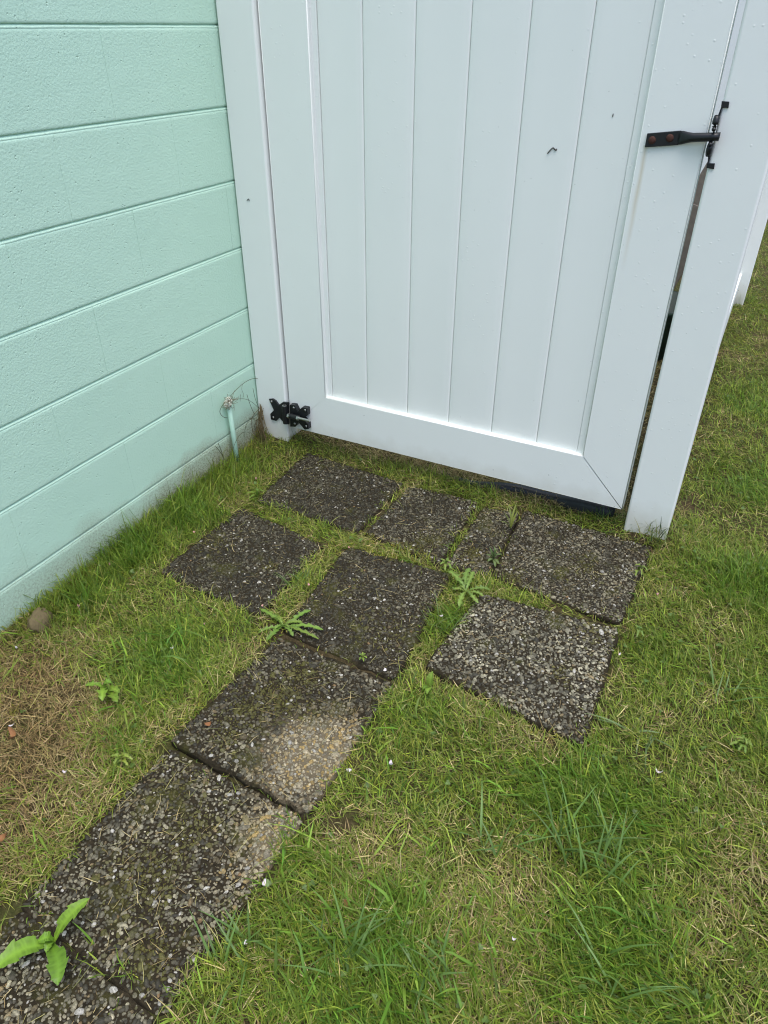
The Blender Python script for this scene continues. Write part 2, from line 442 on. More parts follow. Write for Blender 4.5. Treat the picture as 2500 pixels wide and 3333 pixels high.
# solid core behind the block faces
me = bm_mesh('wall_core', box_bm(-.18, -.0095, Y0 + .02, Y1, -.2, 1.338 + COURSE * 7 + .1)); sub(wall, link('wall_core', me, MINT))

# ---------------------------------------------------------------- white vinyl posts, gate, fence
PT = 1.83
hp = empty('hinge_post', (.068, .045, 0), 'white vinyl hinge post tight against the mint wall', 'post')
sub(hp, link('post_shaft', bm_mesh('post_shaft', box_bm(.004, .1312, -.013, .112, -.2, PT, .006, 3)), VINYL, None, True))
def cap_mesh(x0, x1, y0, y1, z):
    bm = box_bm(x0 - .008, x1 + .008, y0 - .008, y1 + .008, z, z + .03, .004, 2)
    c = Vector(((x0 + x1) / 2, (y0 + y1) / 2, z + .075))
    ring = [bm.verts.new((a, b, z + .0305)) for a, b in ((x0, y0), (x1, y0), (x1, y1), (x0, y1))]; t = bm.verts.new(c)
    for i in range(4): bm.faces.new((ring[i], ring[(i + 1) % 4], t))
    return bm_mesh('post_cap', bm)
sub(hp, link('post_cap', cap_mesh(.014, .122, -.009, .108, PT), VINYL))
lp = empty('latch_post', (1.44, .064, 0), 'white vinyl latch post to the right of the gate', 'post')
sub(lp, link('post_shaft', bm_mesh('post_shaft', box_bm(1.3738, 1.5019, 0, .127, -.2, PT, .007, 3)), VINYL, None, True))
sub(lp, link('post_cap', cap_mesh(1.3752, 1.5019, 0, .127, PT), VINYL))

gate = empty('garden_gate', (.745, .022, .095), 'white vinyl tongue-and-groove board gate with mitred frame', 'gate')
GX0, GX1, IX0, IX1, GZ0, IZ0, IZ1, GZ1 = .1376, 1.3575, .2958, 1.2091, .0953, .2500, 1.60, 1.75
def frame_part(name, poly):
    me = bm_mesh(name, prism_xz(poly, 0, .044, .0034, 3, lambda a, b: abs(a.y - b.y) < 1e-5 and (abs(a.x - b.x) < .02 or abs(a.z - b.z) < .02))); return sub(gate, link(name, me, VINYL, None, True))
gl, gr = .0004, .0020                                   # mitre gaps: tight on the hinge side, open at the latch corner
frame_part('stile', [(GX0, GZ0 + gl), (IX0, IZ0 + gl), (IX0, IZ1 - gl), (GX0, GZ1 - gl)])
frame_part('stile', [(GX1, GZ0 + gr), (GX1, GZ1 - gr), (IX1, IZ1 - gr), (IX1, IZ0 + gr)])
frame_part('bottom_rail', [(GX0 + gl, GZ0), (GX1 - gr, GZ0), (IX1 - gr, IZ0), (IX0 + gl, IZ0)])
frame_part('top_rail', [(GX0 + gl, GZ1), (IX0 + gl, IZ1), (IX1 - gr, IZ1), (GX1 - gr, GZ1)])
sub(gate, link('frame_backing', bm_mesh('frame_backing', box_bm(GX0 + .01, GX1 - .01, .0385, .0425, GZ0 + .008, GZ1 - .01)), VINYL))
for x0, x1 in ((IX0 - .01, IX0 + .0185), (IX1 - .0205, IX1 + .01)):
    sub(gate, link('edge_channel', bm_mesh('edge_channel', box_bm(x0, x1, .0145, .034, IZ0 - .01, IZ1 + .01, .001, 2)), VINYL, None, True))
gv = [IX0 + .0185, .4528, .6064, .7569, .9071, 1.0577, IX1 - .0205]
def board_mesh(x0, x1, z0, z1, y, bow):
    xs = [0, .0008, .0030, .0048, .2, .35, .5, .65, .8, 1 - .0048, 1 - .0030, 1 - .0008, 1]; w = x1 - x0; pr = []
    for s in xs:
        if s < .01: pr.append((x0 + s, {0: .0034, .0008: .0022, .0030: .0004, .0048: 0}[s]))
        elif s > .99: pr.append((x1 - (1 - s), {1: .0034, 1 - .0008: .0022, 1 - .0030: .0004, 1 - .0048: 0}[s]))
        else: pr.append((x0 + s * w, bow * math.sin(math.pi * s)))
    zs = np.linspace(z0, z1, 12); V = []; n = len(pr)
    for z in zs:
        for x, d in pr: V.append((x, y + d + .0005 * math.sin(z * 5 + x * 9), z))
    Fc = [(i * n + j, i * n + j + 1, (i + 1) * n + j + 1, (i + 1) * n + j) for i in range(len(zs) - 1) for j in range(n - 1)]
    k = len(V); V += [(x0, y + .017, z0), (x1, y + .017, z0), (x1, y + .017, z1), (x0, y + .017, z1)]
    top = (len(zs) - 1) * n
    Fc += [(k, k + 3, k + 2, k + 1), (k, k + 1, n - 1, 0), (k + 2, k + 3, top, top + n - 1)]
    Fc += [tuple([k + 3, k] + [i * n for i in range(len(zs))]), tuple([k + 1, k + 2] + [i * n + n - 1 for i in range(len(zs) - 1, -1, -1)])]
    me = mesh_from('board', V, Fc)
    for f in me.polygons: f.use_smooth = len(f.vertices) == 4 and f.index < (len(zs) - 1) * (n - 1)
    return me
for i in range(6):
    sub(gate, link('board', board_mesh(gv[i] + .0004, gv[i + 1] - .0004, IZ0 - .01, IZ1 + .01, .0172, random.choice((-1, 1)) * random.uniform(.0006, .0014)), VINYL))

# hinge on the gate's lower corner
hy = -.016
hinge = bpy.data.objects.new('hinge', None); COL.objects.link(hinge); hinge.parent = gate
hinge.location = Vector((.13, hy, .15)) - gate.location
hinge['label'] = 'black butterfly hinge with silver screws'
def hsub(o):
    o.parent = hinge; o.location = -(gate.location + hinge.location); return o
def cz(pts, y): return [tuple(fp(650 + a / 3.318, 1180 + b / 3.318, y)[[0, 2]]) for a, b in pts]
leafL = cz([(752, 392), (792, 388), (824, 408), (860, 456), (902, 424), (962, 428), (968, 664), (918, 650), (866, 592), (832, 628), (774, 612), (767, 552), (806, 512)], hy)
leafR = cz([(978, 452), (1030, 456), (1064, 522), (1112, 480), (1166, 492), (1172, 566), (1124, 602), (1176, 656), (1182, 716), (1140, 722), (1072, 642), (1038, 692), (984, 688)], hy)
hsub(link('post_leaf', bm_mesh('post_leaf', prism_xz(leafL[::-1], hy - .004, -.0128, .0012, 2)), BLACK, None, False))
hsub(link('gate_leaf', bm_mesh('gate_leaf', prism_xz(leafR[::-1], hy - .004, .0, .0012, 2)), BLACK, None, False))
def fpt(a, b, y): return fp(650 + a / 3.318, 1180 + b / 3.318, y)
kx = fpt(912, 470, -.030); kb = fpt(940, 655, -.030)
hsub(link('knuckle', bm_mesh('knuckle', tube_bm([(kx[0], -.028, kb[2] - .002), (kx[0], -.028, kx[2])], .0105, 18)), BLACK))
hsub(link('pin_cap', bm_mesh('pin_cap', tube_bm([(kx[0], -.028, kx[2]), (kx[0], -.028, kx[2] + .002)], .0080, 16)), STEEL))
hsub(link('pin_socket', bm_mesh('pin_socket', tube_bm([(kx[0], -.028, kx[2] + .002), (kx[0], -.028, kx[2] + .0026)], .0042, 12)), BLACK))
def screw(a, b, y, r=.0046):
    c = fpt(a, b, y); bm = bmesh.new(); bmesh.ops.create_uvsphere(bm, u_segments=12, v_segments=6, radius=r)
    for v in bm.verts: v.co = Vector((c[0] + v.co.x, y + .001 + v.co.y * .55, c[2] + v.co.z))
    o = hsub(link('screw', bm_mesh('screw', bm), STEEL, None, True))
    bm = box_bm(c[0] - r * .6, c[0] + r * .6, y - r * .50, y, c[2] - .0006, c[2] + .0006); box_bm(c[0] - .0006, c[0] + .0006, y - r * .505, y, c[2] - r * .6, c[2] + r * .6, bm=bm)
    hsub(link('screw_recess', bm_mesh('screw_recess', bm), SPECK))
for a, b in ((774, 424), (793, 594), (1013, 490), (1136, 517), (1148, 690), (1024, 662)): screw(a, b, hy - .0045)
p0 = fpt(975, 578, -.036); p1 = fpt(1190, 634, -.036)
hsub(link('barrel', bm_mesh('barrel', tube_bm([(p0[0], -.034, p0[2]), (fpt(1068, 600, -.036)[0], -.034, p0[2] - .001)], .0095, 14)), BLACK))
hsub(link('tension_bolt', bm_mesh('tension_bolt', tube_bm([(p0[0] - .006, -.036, p0[2]), (p1[0] - .001, -.036, p1[2] + .002), (p1[0], -.036, p1[2] + .002)], [.0048, .0048, .004], 14)), STEEL))
for a in (962, 1062):
    c = fpt(a, 582 if a < 1000 else 606, -.036)
    hsub(link('nut', bm_mesh('nut', tube_bm([(c[0] - .0035, -.036, p0[2]), (c[0] + .0035, -.036, p0[2])], .0092, 6)), STEEL))

# latch bar bolted to the gate
latch = bpy.data.objects.new('latch_bar', None); COL.objects.link(latch); latch.parent = gate
latch.location = Vector((1.28, -.01, 1.12)) - gate.location; latch['label'] = 'black latch bar with two rusty bolts'
def lsub(o):
    o.parent = latch; o.location = -(gate.location + latch.location); return o
a0 = fp(2103, 456, -.006); a1 = fp(2212, 449, -.008); a2 = fp(2335, 446, -.022)
bm = prism_xz([(a0[0], a0[2] - .0155), (a1[0], a1[2] - .0150), (a1[0], a1[2] + .0150), (a0[0], a0[2] + .0140)], -.0075, -.0002, .001, 2)
lsub(link('plate', bm_mesh('plate', bm), BLACK))
V = []; Fc = []; K = 16; secs = [(a1[0] - .003, .0145, .0040, -.0046), (a1[0] + .006, .0142, .0050, -.0060), (a1[0] + .016, .0118, .0080, -.0095), (a1[0] + .028, .0098, .0092, -.0120), (a2[0] - .01, .0092, .0092, -.0165), (a2[0] + .004, .0092, .0092, -.0170)]
for s, (x, rz, ry, y) in enumerate(secs):
    zc = a1[2] + (a2[2] - a1[2]) * (x - a1[0]) / (a2[0] - a1[0])
    for k in range(K):
        t = 2 * math.pi * k / K; V.append((x, y + ry * math.cos(t), zc + rz * math.sin(t)))
for s in range(len(secs) - 1):
    for k in range(K): Fc.append((s * K + k, s * K + (k + 1) % K, (s + 1) * K + (k + 1) % K, (s + 1) * K + k))
lastx = secs[-1][0]; zc = a2[2] + .0; b0 = len(V)
for k in range(K):
    t = 2 * math.pi * k / K; V.append((lastx, -.0170 + .0066 * math.cos(t), V[(len(secs) - 1) * K + k][2] * .72 + .28 * np.mean([V[(len(secs) - 1) * K + q][2] for q in range(K)])))
for k in range(K): Fc.append(((len(secs) - 1) * K + k, (len(secs) - 1) * K + (k + 1) % K, b0 + (k + 1) % K, b0 + k))
b1 = len(V)
for k in range(K): V.append((lastx - .014, V[b0 + k][1], V[b0 + k][2]))
for k in range(K): Fc.append((b0 + k, b0 + (k + 1) % K, b1 + (k + 1) % K, b1 + k))
Fc.append(tuple(range(b1, b1 + K))); Fc.append(tuple(range(K))[::-1])
lsub(link('tube', mesh_from('tube', V, Fc), BLACK, None, True))
for px, py in ((2122, 457), (2180, 450)):
    c = fp(px, py, -.009); bm = bmesh.new(); bmesh.ops.create_uvsphere(bm, u_segments=14, v_segments=8, radius=.0088)
    for v in bm.verts: v.co = Vector((c[0] + v.co.x, -.0072 + v.co.y * .5, c[2] + v.co.z))
    lsub(link('carriage_bolt', bm_mesh('carriage_bolt', bm), RUST, None, True))
# catch on the latch post
catch = bpy.data.objects.new('latch_catch', None); COL.objects.link(catch); catch.parent = lp
catch.location = Vector((1.374, -.005, 1.13)) - lp.location; catch['label'] = 'black latch catch with two tabs on the post face'
def csub(o):
    o.parent = catch; o.location = -(lp.location + catch.location); return o
t1 = [tuple(fp(x, y, -.004)[[0, 2]]) for x, y in ((2347, 350), (2371, 352), (2374, 331), (2349, 329))]
t2 = [tuple(fp(x, y, -.004)[[0, 2]]) for x, y in ((2299, 547), (2324, 551), (2327, 532), (2301, 531))]
csub(link('tab', bm_mesh('tab', prism_xz(t1, -.0042, -.0003, .0008, 2)), BLACK)); csub(link('tab', bm_mesh('tab', prism_xz(t2, -.0042, -.0003, .0008, 2)), BLACK))
zt1 = fp(2350, 345, 0)[2]; zt2 = fp(2304, 540, 0)[2]; zm = a2[2]
bm = bmesh.new()
for dx, y0c, y1c in ((-.0035, -.004, .016),):
    pts = [(0, zt1), (-.003, zt1 - .020), (-.0055, zm + .030), (-.0055, zm - .026), (-.003, zt2 + .016), (0, zt2)]
    for (xa, za), (xb, zb) in zip(pts, pts[1:]):
        r = [bm.verts.new((1.3752 + xa - .0012, y0c, za)), bm.verts.new((1.3752 + xb - .0012, y0c, zb)), bm.verts.new((1.3752 + xb - .0012, y1c, zb)), bm.verts.new((1.3752 + xa - .0012, y1c, za)),
             bm.verts.new((1.3752 + xa + .0012, y0c, za)), bm.verts.new((1.3752 + xb + .0012, y0c, zb)), bm.verts.new((1.3752 + xb + .0012, y1c, zb)), bm.verts.new((1.3752 + xa + .0012, y1c, za))]
        for f in ((0, 1, 2, 3), (7, 6, 5, 4), (0, 4, 5, 1), (2, 6, 7, 3), (1, 5, 6, 2), (0, 3, 7, 4)): bm.faces.new([r[i] for i in f])
csub(link('strap', bm_mesh('strap', bm), BLACK))
for s in (1, -1):                                        # sprung jaws that close round the bar
    pts = [(1.3700, -.006 - .010 * t * (1.6 - t), zm + s * (.040 - .026 * t)) for t in np.linspace(0, 1, 6)] + [(1.3716, -.030, zm + s * .0155)]
    csub(link('jaw', bm_mesh('jaw', tube_bm(pts, [.006, .0068, .0072, .0068, .006, .005, .0034], 10)), BLACK, None, True))
csub(link('jaw_pivot', bm_mesh('jaw_pivot', tube_bm([(1.3665, -.008, zm + .030), (1.3735, -.008, zm + .030)], .0042, 12)), STEEL))

# side fence running back from the latch post
def rail_fence(name, label, x0, x1, ya, yb, ztop):
    f = empty(name, ((x0 + x1) / 2, ya, 0), label, 'fence')
    for z0, z1 in ((.055, .195), (ztop - .14, ztop)):
        sub(f, link('rail', bm_mesh('rail', box_bm(x0, x1, ya, yb, z0, z1, .004, 2)), VINYL, None, True))
    n = int((yb - ya) / .15); w = (yb - ya) / n
    for i in range(n):
        sub(f, link('board', bm_mesh('board', box_bm((x0 + x1) / 2 - .011, (x0 + x1) / 2 + .011, ya + i * w + .0006, ya + (i + 1) * w - .0006, .185, ztop - .13, .003, 2)), VINYL, None, True))
    return f
rail_fence('side_fence', 'white vinyl side fence receding behind the latch post', 1.428, 1.478, .1275, 2.56, 1.75)
bp = empty('fence_post', (1.462, 2.624, 0), 'white vinyl fence post farther back, at the right edge', 'post')
sub(bp, link('post_shaft', bm_mesh('post_shaft', box_bm(1.399, 1.526, 2.5605, 2.687, -.2, PT, .007, 3)), VINYL, None, True))
sub(bp, link('post_cap', cap_mesh(1.399, 1.526, 2.5605, 2.687, PT), VINYL))
rf = rail_fence('rear_fence', 'pale white fence far behind the gate, glimpsed through the gap', 0, .05, -1.2, 1.5, 1.75)
rf.rotation_euler = (0, 0, math.radians(90)); rf.location = (1.45, 5.2, 0)

# things stored behind the gate, seen through the gap
def plank(name, c, ln, w, t, rx, ry, rz, label, mat=TIMBER):
    me = bm_mesh(name, box_bm(-w / 2, w / 2, -t / 2, t / 2, 0, ln, .003, 2)); o = link(name, me, mat)
    o.location = c; o.rotation_euler = (rx, ry, rz); return tag(o, label, 'plank', 'planks stored behind the gate')
plank('timber_plank', (.98, 2.30, 0), 1.0, .14, .03, -.12, .34, 0, 'greyish plank leaning behind the gate, top of the gap')
plank('timber_plank', (1.06, 2.05, 0), .62, .12, .03, -.10, .30, .1, 'brownish plank leaning behind the gate, lower in the gap')
V = []; Fc = []
for z, r in ((0, .13), (.02, .14), (.22, .165), (.24, .18), (.255, .18), (.255, .165), (.05, .13)):
    for k in range(24): V.append((r * math.cos(k * math.pi / 12), r * math.sin(k * math.pi / 12), z))
for s in range(6):
    for k in range(24): Fc.append((s * 24 + k, s * 24 + (k + 1) % 24, (s + 1) * 24 + (k + 1) % 24, (s + 1) * 24 + k))
Fc.append(tuple(range(144, 168))); Fc.append(tuple(range(24))[::-1])
tub = link('plant_pot', mesh_from('plant_pot', V, Fc), TUBM, None, True); tub.location = (1.20, 1.62, .01)
tag(tub, 'dark green pot on the soil behind the gate, seen through the gap', 'pot')

# black plastic at latch corner, stretched left as a solid stand-in for gate shadow
V = []; Fc = []; xs = np.linspace(.72, 1.33, 22)
for i, x in enumerate(xs):
    h = .022 + .006 * math.sin(x * 21) + .036 * (i / 21); yc = .075 + .012 * math.sin(x * 13)
    for dy, dz in ((-.022, -.01), (-.020, h * .7), (-.010, h), (.004, h * .96), (.012, h * .6), (.014, -.01)): V.append((x, yc + dy, dz))
Fc = [(i * 6 + q, (i + 1) * 6 + q, (i + 1) * 6 + q + 1, i * 6 + q + 1) for i in range(21) for q in range(5)]
Fc += [tuple(range(6)), tuple(range(126, 132))[::-1]]
o = link('edging_shade_strip', mesh_from('edging_shade_strip', V, Fc), PLASTIC_SHADE, None, True)
tag(o, 'black plastic edging at the latch end, continued as painted shade under the gate', 'edging')

# ---------------------------------------------------------------- paving slabs with exposed pebbles
SMOSS = [(900, 2280, .07, .9), (800, 2330, .06, .7), (1010, 2310, .05, .6), (760, 2400, .05, .6), (1330, 1790, .05, 1.0), (1400, 1750, .04, .7), (1540, 1800, .03, 1.0), (470, 2850, .07, .8), (620, 2700, .06, .6), (560, 2560, .05, .6), (500, 3080, .06, .6),
         (1660, 1880, .04, .9), (880, 1840, .025, 1.0), (1830, 2200, .03, .7), (1930, 2060, .05, .5), (1250, 2060, .08, .4), (700, 1760, .06, .45), (1100, 1900, .07, .35), (980, 2200, .06, .7), (1900, 1850, .06, .4)]
def slab_moss(x, y):
    m = np.zeros(np.shape(x))
    for px, py, r, a in SMOSS:
        c = gp(px, py, .008); m = np.maximum(m, a * np.exp(-((x - c[0]) / r) ** 2 - ((y - c[1]) / r) ** 2))
    return np.clip(m * (.55 + 1.3 * fbm(x, y, 26, 19)), 0, 1)
PAL = np.array([(.27, .262, .225), (.18, .172, .145), (.36, .345, .29), (.10, .096, .082), (.21, .180, .125), (.44, .42, .36), (.27, .215, .14), (.060, .058, .052)])
def build_slab(nm, zt, rise, bright, clean, label):
    q = QUADS[nm]; c = q.mean(0); root = empty('paving_slab', (c[0], c[1], zt - .04), label, 'paving slab', 'exposed aggregate paving slabs')
    # body with a slightly crumbled rim
    rim = []
    for i in range(4):
        a, b = q[i], q[(i + 1) % 4]; e = (b - a) / np.hypot(*(b - a)); nr = np.array([e[1], -e[0]])
        for t in np.linspace(0, 1, 14, endpoint=False):
            p = a + (b - a) * t + nr * (random.uniform(-.004, .004)) 
            if t == 0: p = p + (c - p) * random.uniform(.02, .055)
            rim.append(p)
    V = []; n = len(rim)
    for inset, dz in ((0, -.045), (0, -.007), (.004, -.0015)):
        for p in rim:
            d = c - p; p2 = p + d / np.hypot(*d) * inset
            V.append((p2[0], p2[1], float(slab_top(nm, p2[0], p2[1])) + dz))
    Fc = [(s * n + k, s * n + (k + 1) % n, (s + 1) * n + (k + 1) % n, (s + 1) * n + k) for s in range(2) for k in range(n)]
    Fc.append(tuple(range(2 * n, 3 * n)))
    sub(root, link('slab_body', mesh_from('slab_body', V, Fc), SLAB))
    # pebbles
    fine = nm in 'ABCGHI'; pitch = .0063 if fine else .0070; lo = q.min(0); hi = q.max(0)
    gx, gy = np.meshgrid(np.arange(lo[0], hi[0], pitch), np.arange(lo[1], hi[1], pitch * .87))
    gx = gx + (np.arange(gx.shape[0]) % 2)[:, None] * pitch / 2
    x = gx.ravel() + rng.uniform(-.0027, .0027, gx.size); y = gy.ravel() + rng.uniform(-.0027, .0027, gx.size)
    ok = (quad_sd(q, x, y) < -.003 - .006 * vnoise(x, y, 60, 5)) & (np.hypot(*(np.stack([x, y]) - q[np.argmin(np.stack([np.hypot(x - a, y - b) for a, b in q]), 0)].T)) > .012) & (rng.random(x.size) < .93); x, y = x[ok], y[ok]; N = len(x)
    r = rng.lognormal(math.log(.0025 if fine else .00285), .30, N); asp = rng.uniform(1.05, 1.9, N); th = rng.uniform(0, math.pi, N)
    hgt = r * rng.uniform(.60, 1.0, N); sink = rng.uniform(-.0016, .0004, N)
    z = slab_top(nm, x, y) - .0015 + sink
    K = 7; ang = 2 * np.pi * np.arange(K) / K
    jit = rng.uniform(.82, 1.12, (N, K))
    Vp = np.zeros((N, 2 * K + 1, 3))
    for lev, (rr, hh) in enumerate(((1.0, 0.0), (.72, .72))):
        ex = np.cos(ang)[None] * jit * (r * asp)[:, None] * rr; ey = np.sin(ang)[None] * jit * r[:, None] * rr
        Vp[:, lev * K:(lev + 1) * K, 0] = x[:, None] + ex * np.cos(th)[:, None] - ey * np.sin(th)[:, None]
        Vp[:, lev * K:(lev + 1) * K, 1] = y[:, None] + ex * np.sin(th)[:, None] + ey * np.cos(th)[:, None]
        Vp[:, lev * K:(lev + 1) * K, 2] = z[:, None] + hgt[:, None] * hh + rng.uniform(-.0003, .0003, (N, K)) * lev
    Vp[:, 2 * K] = np.stack([x + rng.uniform(-.0008, .0008, N), y + rng.uniform(-.0008, .0008, N), z + hgt], -1)
    base = (np.arange(N) * (2 * K + 1))[:, None, None]
    k = np.arange(K); k2 = (k + 1) % K
    quads = (base + np.stack([k, k2, K + k2, K + k], -1)[None]).reshape(N, -1)
    tris = (base + np.stack([K + k, K + k2, np.full(K, 2 * K)], -1)[None]).reshape(N, -1)
    loops = np.concatenate([quads, tris], 1).ravel(); tot = np.tile(np.r_[np.full(K, 4), np.full(K, 3)], N)
    me = np_mesh('pebbles', Vp.reshape(-1, 3), loops, tot)
    col = PAL[rng.choice(len(PAL), N, p=(.18, .17, .12, .23, .08, .06, .02, .14))] * rng.uniform(.75, 1.2, (N, 1))
    soot = np.clip(.15 + 1.35 * fbm(x, y, 11, ord(nm)), .2, 1.5); col = col * (soot * bright * .93)[:, None] * np.array((1.26, 1.21, 1.00) if nm == 'J' else (1.30, 1.22, .97))
    mz = slab_moss(x, y); mk = (rng.random(N) < mz * .95)[:, None]; col = np.where(mk, col * .25 + np.array((.085, .080, .013)) * rng.uniform(.5, 1.3, (N, 1)), col)
    if clean:                                             # scoured areas where the gravel shows its own colours
        cc = gp(1020, 2470)[:2] if clean == 1 else gp(915, 2750)[:2]
        dd = np.hypot(x - cc[0], (y - cc[1]) * .8) + (fbm(x, y, 30, 77) - .5) * .06
        w = (.95 * sstep(.165, .05, dd) * (rng.random(N) < sstep(.17, .07, dd) * .9 + .1))[:, None]; tan = np.array([(.30, .26, .18), (.38, .35, .29), (.20, .19, .17), (.33, .25, .12), (.27, .26, .23)])[rng.integers(0, 5, N)]
        col = col * (1 - w) + tan * np.array((1.08, 1.0, .80)) * w * rng.uniform(.95, 1.55, (N, 1))
    white = rng.random(N) < .028; col[white] = np.array((.62, .59, .52)) * rng.uniform(.6, 1.0, (white.sum(), 1))
    orange = rng.random(N) < .0025; col[orange] = (.27, .17, .08)
    color_attr(me, np.repeat(col, 2 * K + 1, 0))
    pb = sub(root, link('pebbles', me, PEB)); pb['kind'] = 'stuff'
for nm, c, zt, rise, br, cl, lab in SLABS: build_slab(nm, zt, rise, br, cl, lab)

# ---------------------------------------------------------------- lawn: blades of grass, dry thatch, moss
def blades(name, root, az, ln, wd, tilt, curl, col, mat, twist=None, seg=3):
    N = len(root); S = seg
    side = np.stack([-np.sin(az), np.cos(az), np.zeros(N)], -1)
    if twist is not None:
        side = side * np.cos(twist)[:, None] + np.array([0, 0, 1.0]) * np.sin(twist)[:, None]
    P = root.copy(); V = np.zeros((N, 2 * S + 1, 3)); wf = {3: [.85, 1.0, .72], 4: [.7, 1.0, .92, .6], 2: [.9, .8]}[S]
    for s in range(S):
        V[:, 2 * s] = P - side * (wd * wf[s] / 2)[:, None]; V[:, 2 * s + 1] = P + side * (wd * wf[s] / 2)[:, None]
        t = tilt + curl * s / max(1, S - 1)
        d = np.stack([np.cos(az) * np.sin(t), np.sin(az) * np.sin(t), np.cos(t)], -1)
        P = P + d * (ln / S)[:, None]
        az = az + rng.normal(0, .12, N)
    V[:, 2 * S] = P
    floor_z = ground_h(V[:, :, 0].ravel(), V[:, :, 1].ravel()).reshape(N, -1) + .0015
    V[:, :, 2] = np.maximum(V[:, :, 2], floor_z + .0005 * np.arange(2 * S + 1)[None])
    base = (np.arange(N) * (2 * S + 1))[:, None]
    lp_ = []
    for s in range(S - 1): lp_ += [2 * s, 2 * s + 1, 2 * s + 3, 2 * s + 2]
    lp_ += [2 * S - 2, 2 * S - 1, 2 * S]
    me = np_mesh(name, V.reshape(-1, 3), (base + np.array(lp_)[None]).ravel(), np.tile(np.r_[np.full(S - 1, 4), 3], N))
    color_attr(me, np.repeat(col, 2 * S + 1, 0))
    return link(name, me, mat)

def blob(x, y, px, py, r, ry=None):
    c = gp(px, py)[:2]; return np.exp(-((x - c[0]) / r) ** 2 - ((y - c[1]) / (ry or r)) ** 2)
def fields(x, y):
    n1 = fbm(x, y, 7, 21); n2 = fbm(x, y, 17, 33); n3 = fbm(x, y, 3, 41)
    straw = .23 + (n1 - .5) * 1.25 + (n2 - .5) * .6
    lush = (n3 - .5) * 1.1 + (fbm(x, y, 12, 55) - .5) * .9
    moss = (fbm(x, y, 8, 66) - .66) * 3
    bare = (fbm(x, y, 9, 88) - .70) * 3
    edge = np.exp(-(slab_sd(x, y) / .035) ** 2)
    for px, py, r, a in ((60, 2230, .17, 1.3), (130, 2420, .14, 1.1), (60, 2560, .13, .8), (100, 2680, .11, .5), (60, 2800, .11, .5), (250, 2340, .07, .6), (260, 2500, .05, .5), (560, 2440, .05, .4), (2400, 2580, .09, .6), (2450, 2850, .12, .6),
                         (1480, 2940, .10, .7), (1150, 2880, .08, .7), (1130, 2740, .08, .5), (1700, 2900, .06, .4), (2300, 2210, .08, .45), (1380, 2130, .05, .4), (1700, 1640, .07, .5),
                         (1230, 1650, .05, .6), (1180, 1745, .06, .3), (1500, 2250, .10, .4), (1750, 2420, .08, .4), (2250, 1450, .10, .5), (2330, 1180, .12, .4), (2150, 1900, .06, .3), (750, 2150, .06, .5), (1550, 3200, .1, .3)):
        straw = straw + a * blob(x, y, px, py, r)
    for px, py, r, a in ((300, 1950, .09, .8), (450, 1800, .09, .9), (600, 1680, .09, .8), (800, 1560, .09, .4), (900, 1500, .06, -.3), (600, 2080, .12, .55), (450, 2050, .10, .2), (500, 2220, .12, .6), (2450, 1600, .12, .9), (2450, 1350, .16, .8),
                         (2400, 1900, .12, .6), (2200, 2150, .10, .5), (1900, 2600, .10, .7), (1700, 2550, .12, .55), (1350, 2350, .10, .6), (1250, 3150, .14, .7), (2480, 2200, .10, .5), (1460, 2010, .05, .9), (2000, 1680, .05, .9),
                         (1050, 2800, .05, .4), (1950, 3100, .12, .4), (400, 2420, .06, .4), (420, 2500, .06, .5), (1000, 1900, .05, .6), (1950, 2450, .06, .5)):
        lush = lush + a * blob(x, y, px, py, r); straw = straw - .5 * a * blob(x, y, px, py, r)
    for px, py, r, a in ((2275, 1330, .07, 1.4), (2245, 1430, .07, 1.3), (2300, 1240, .07, 1.0), (2220, 1560, .06, .8), (930, 2820, .05, 1.0), (1080, 2470, .05, .9), (1800, 2420, .05, .9), (1480, 2960, .05, .8), (1350, 1815, .04, .8), (1030, 2990, .05, .6),
                         (850, 2160, .04, .5), (360, 2320, .04, .5), (1150, 2520, .05, .5), (2180, 1760, .05, .6), (1590, 1960, .04, .5)):
        moss = moss + a * blob(x, y, px, py, r)
    for px, py, r, a in ((40, 2330, .10, 1.0), (180, 2290, .07, .8), (60, 2480, .08, .8), (150, 2400, .06, .6), (30, 2640, .06, .6), (1095, 2690, .04, 1.0), (1285, 2590, .03, .9), (1150, 2650, .03, .8), (330, 2440, .04, .7), (430, 2060, .025, .9), (560, 2480, .03, .9), (1130, 2780, .04, .6)):
        bare = bare + a * blob(x, y, px, py, r)
    behind = sstep(.02, .08, y) * sstep(1.40, 1.36, x)
    return np.clip(straw + .05 * edge + behind * 1.2, 0, 1.4), lush - behind * .8, np.clip(moss + .25 * edge * (n2 > .5), 0, 1), np.clip(bare + behind * .3, 0, 1)

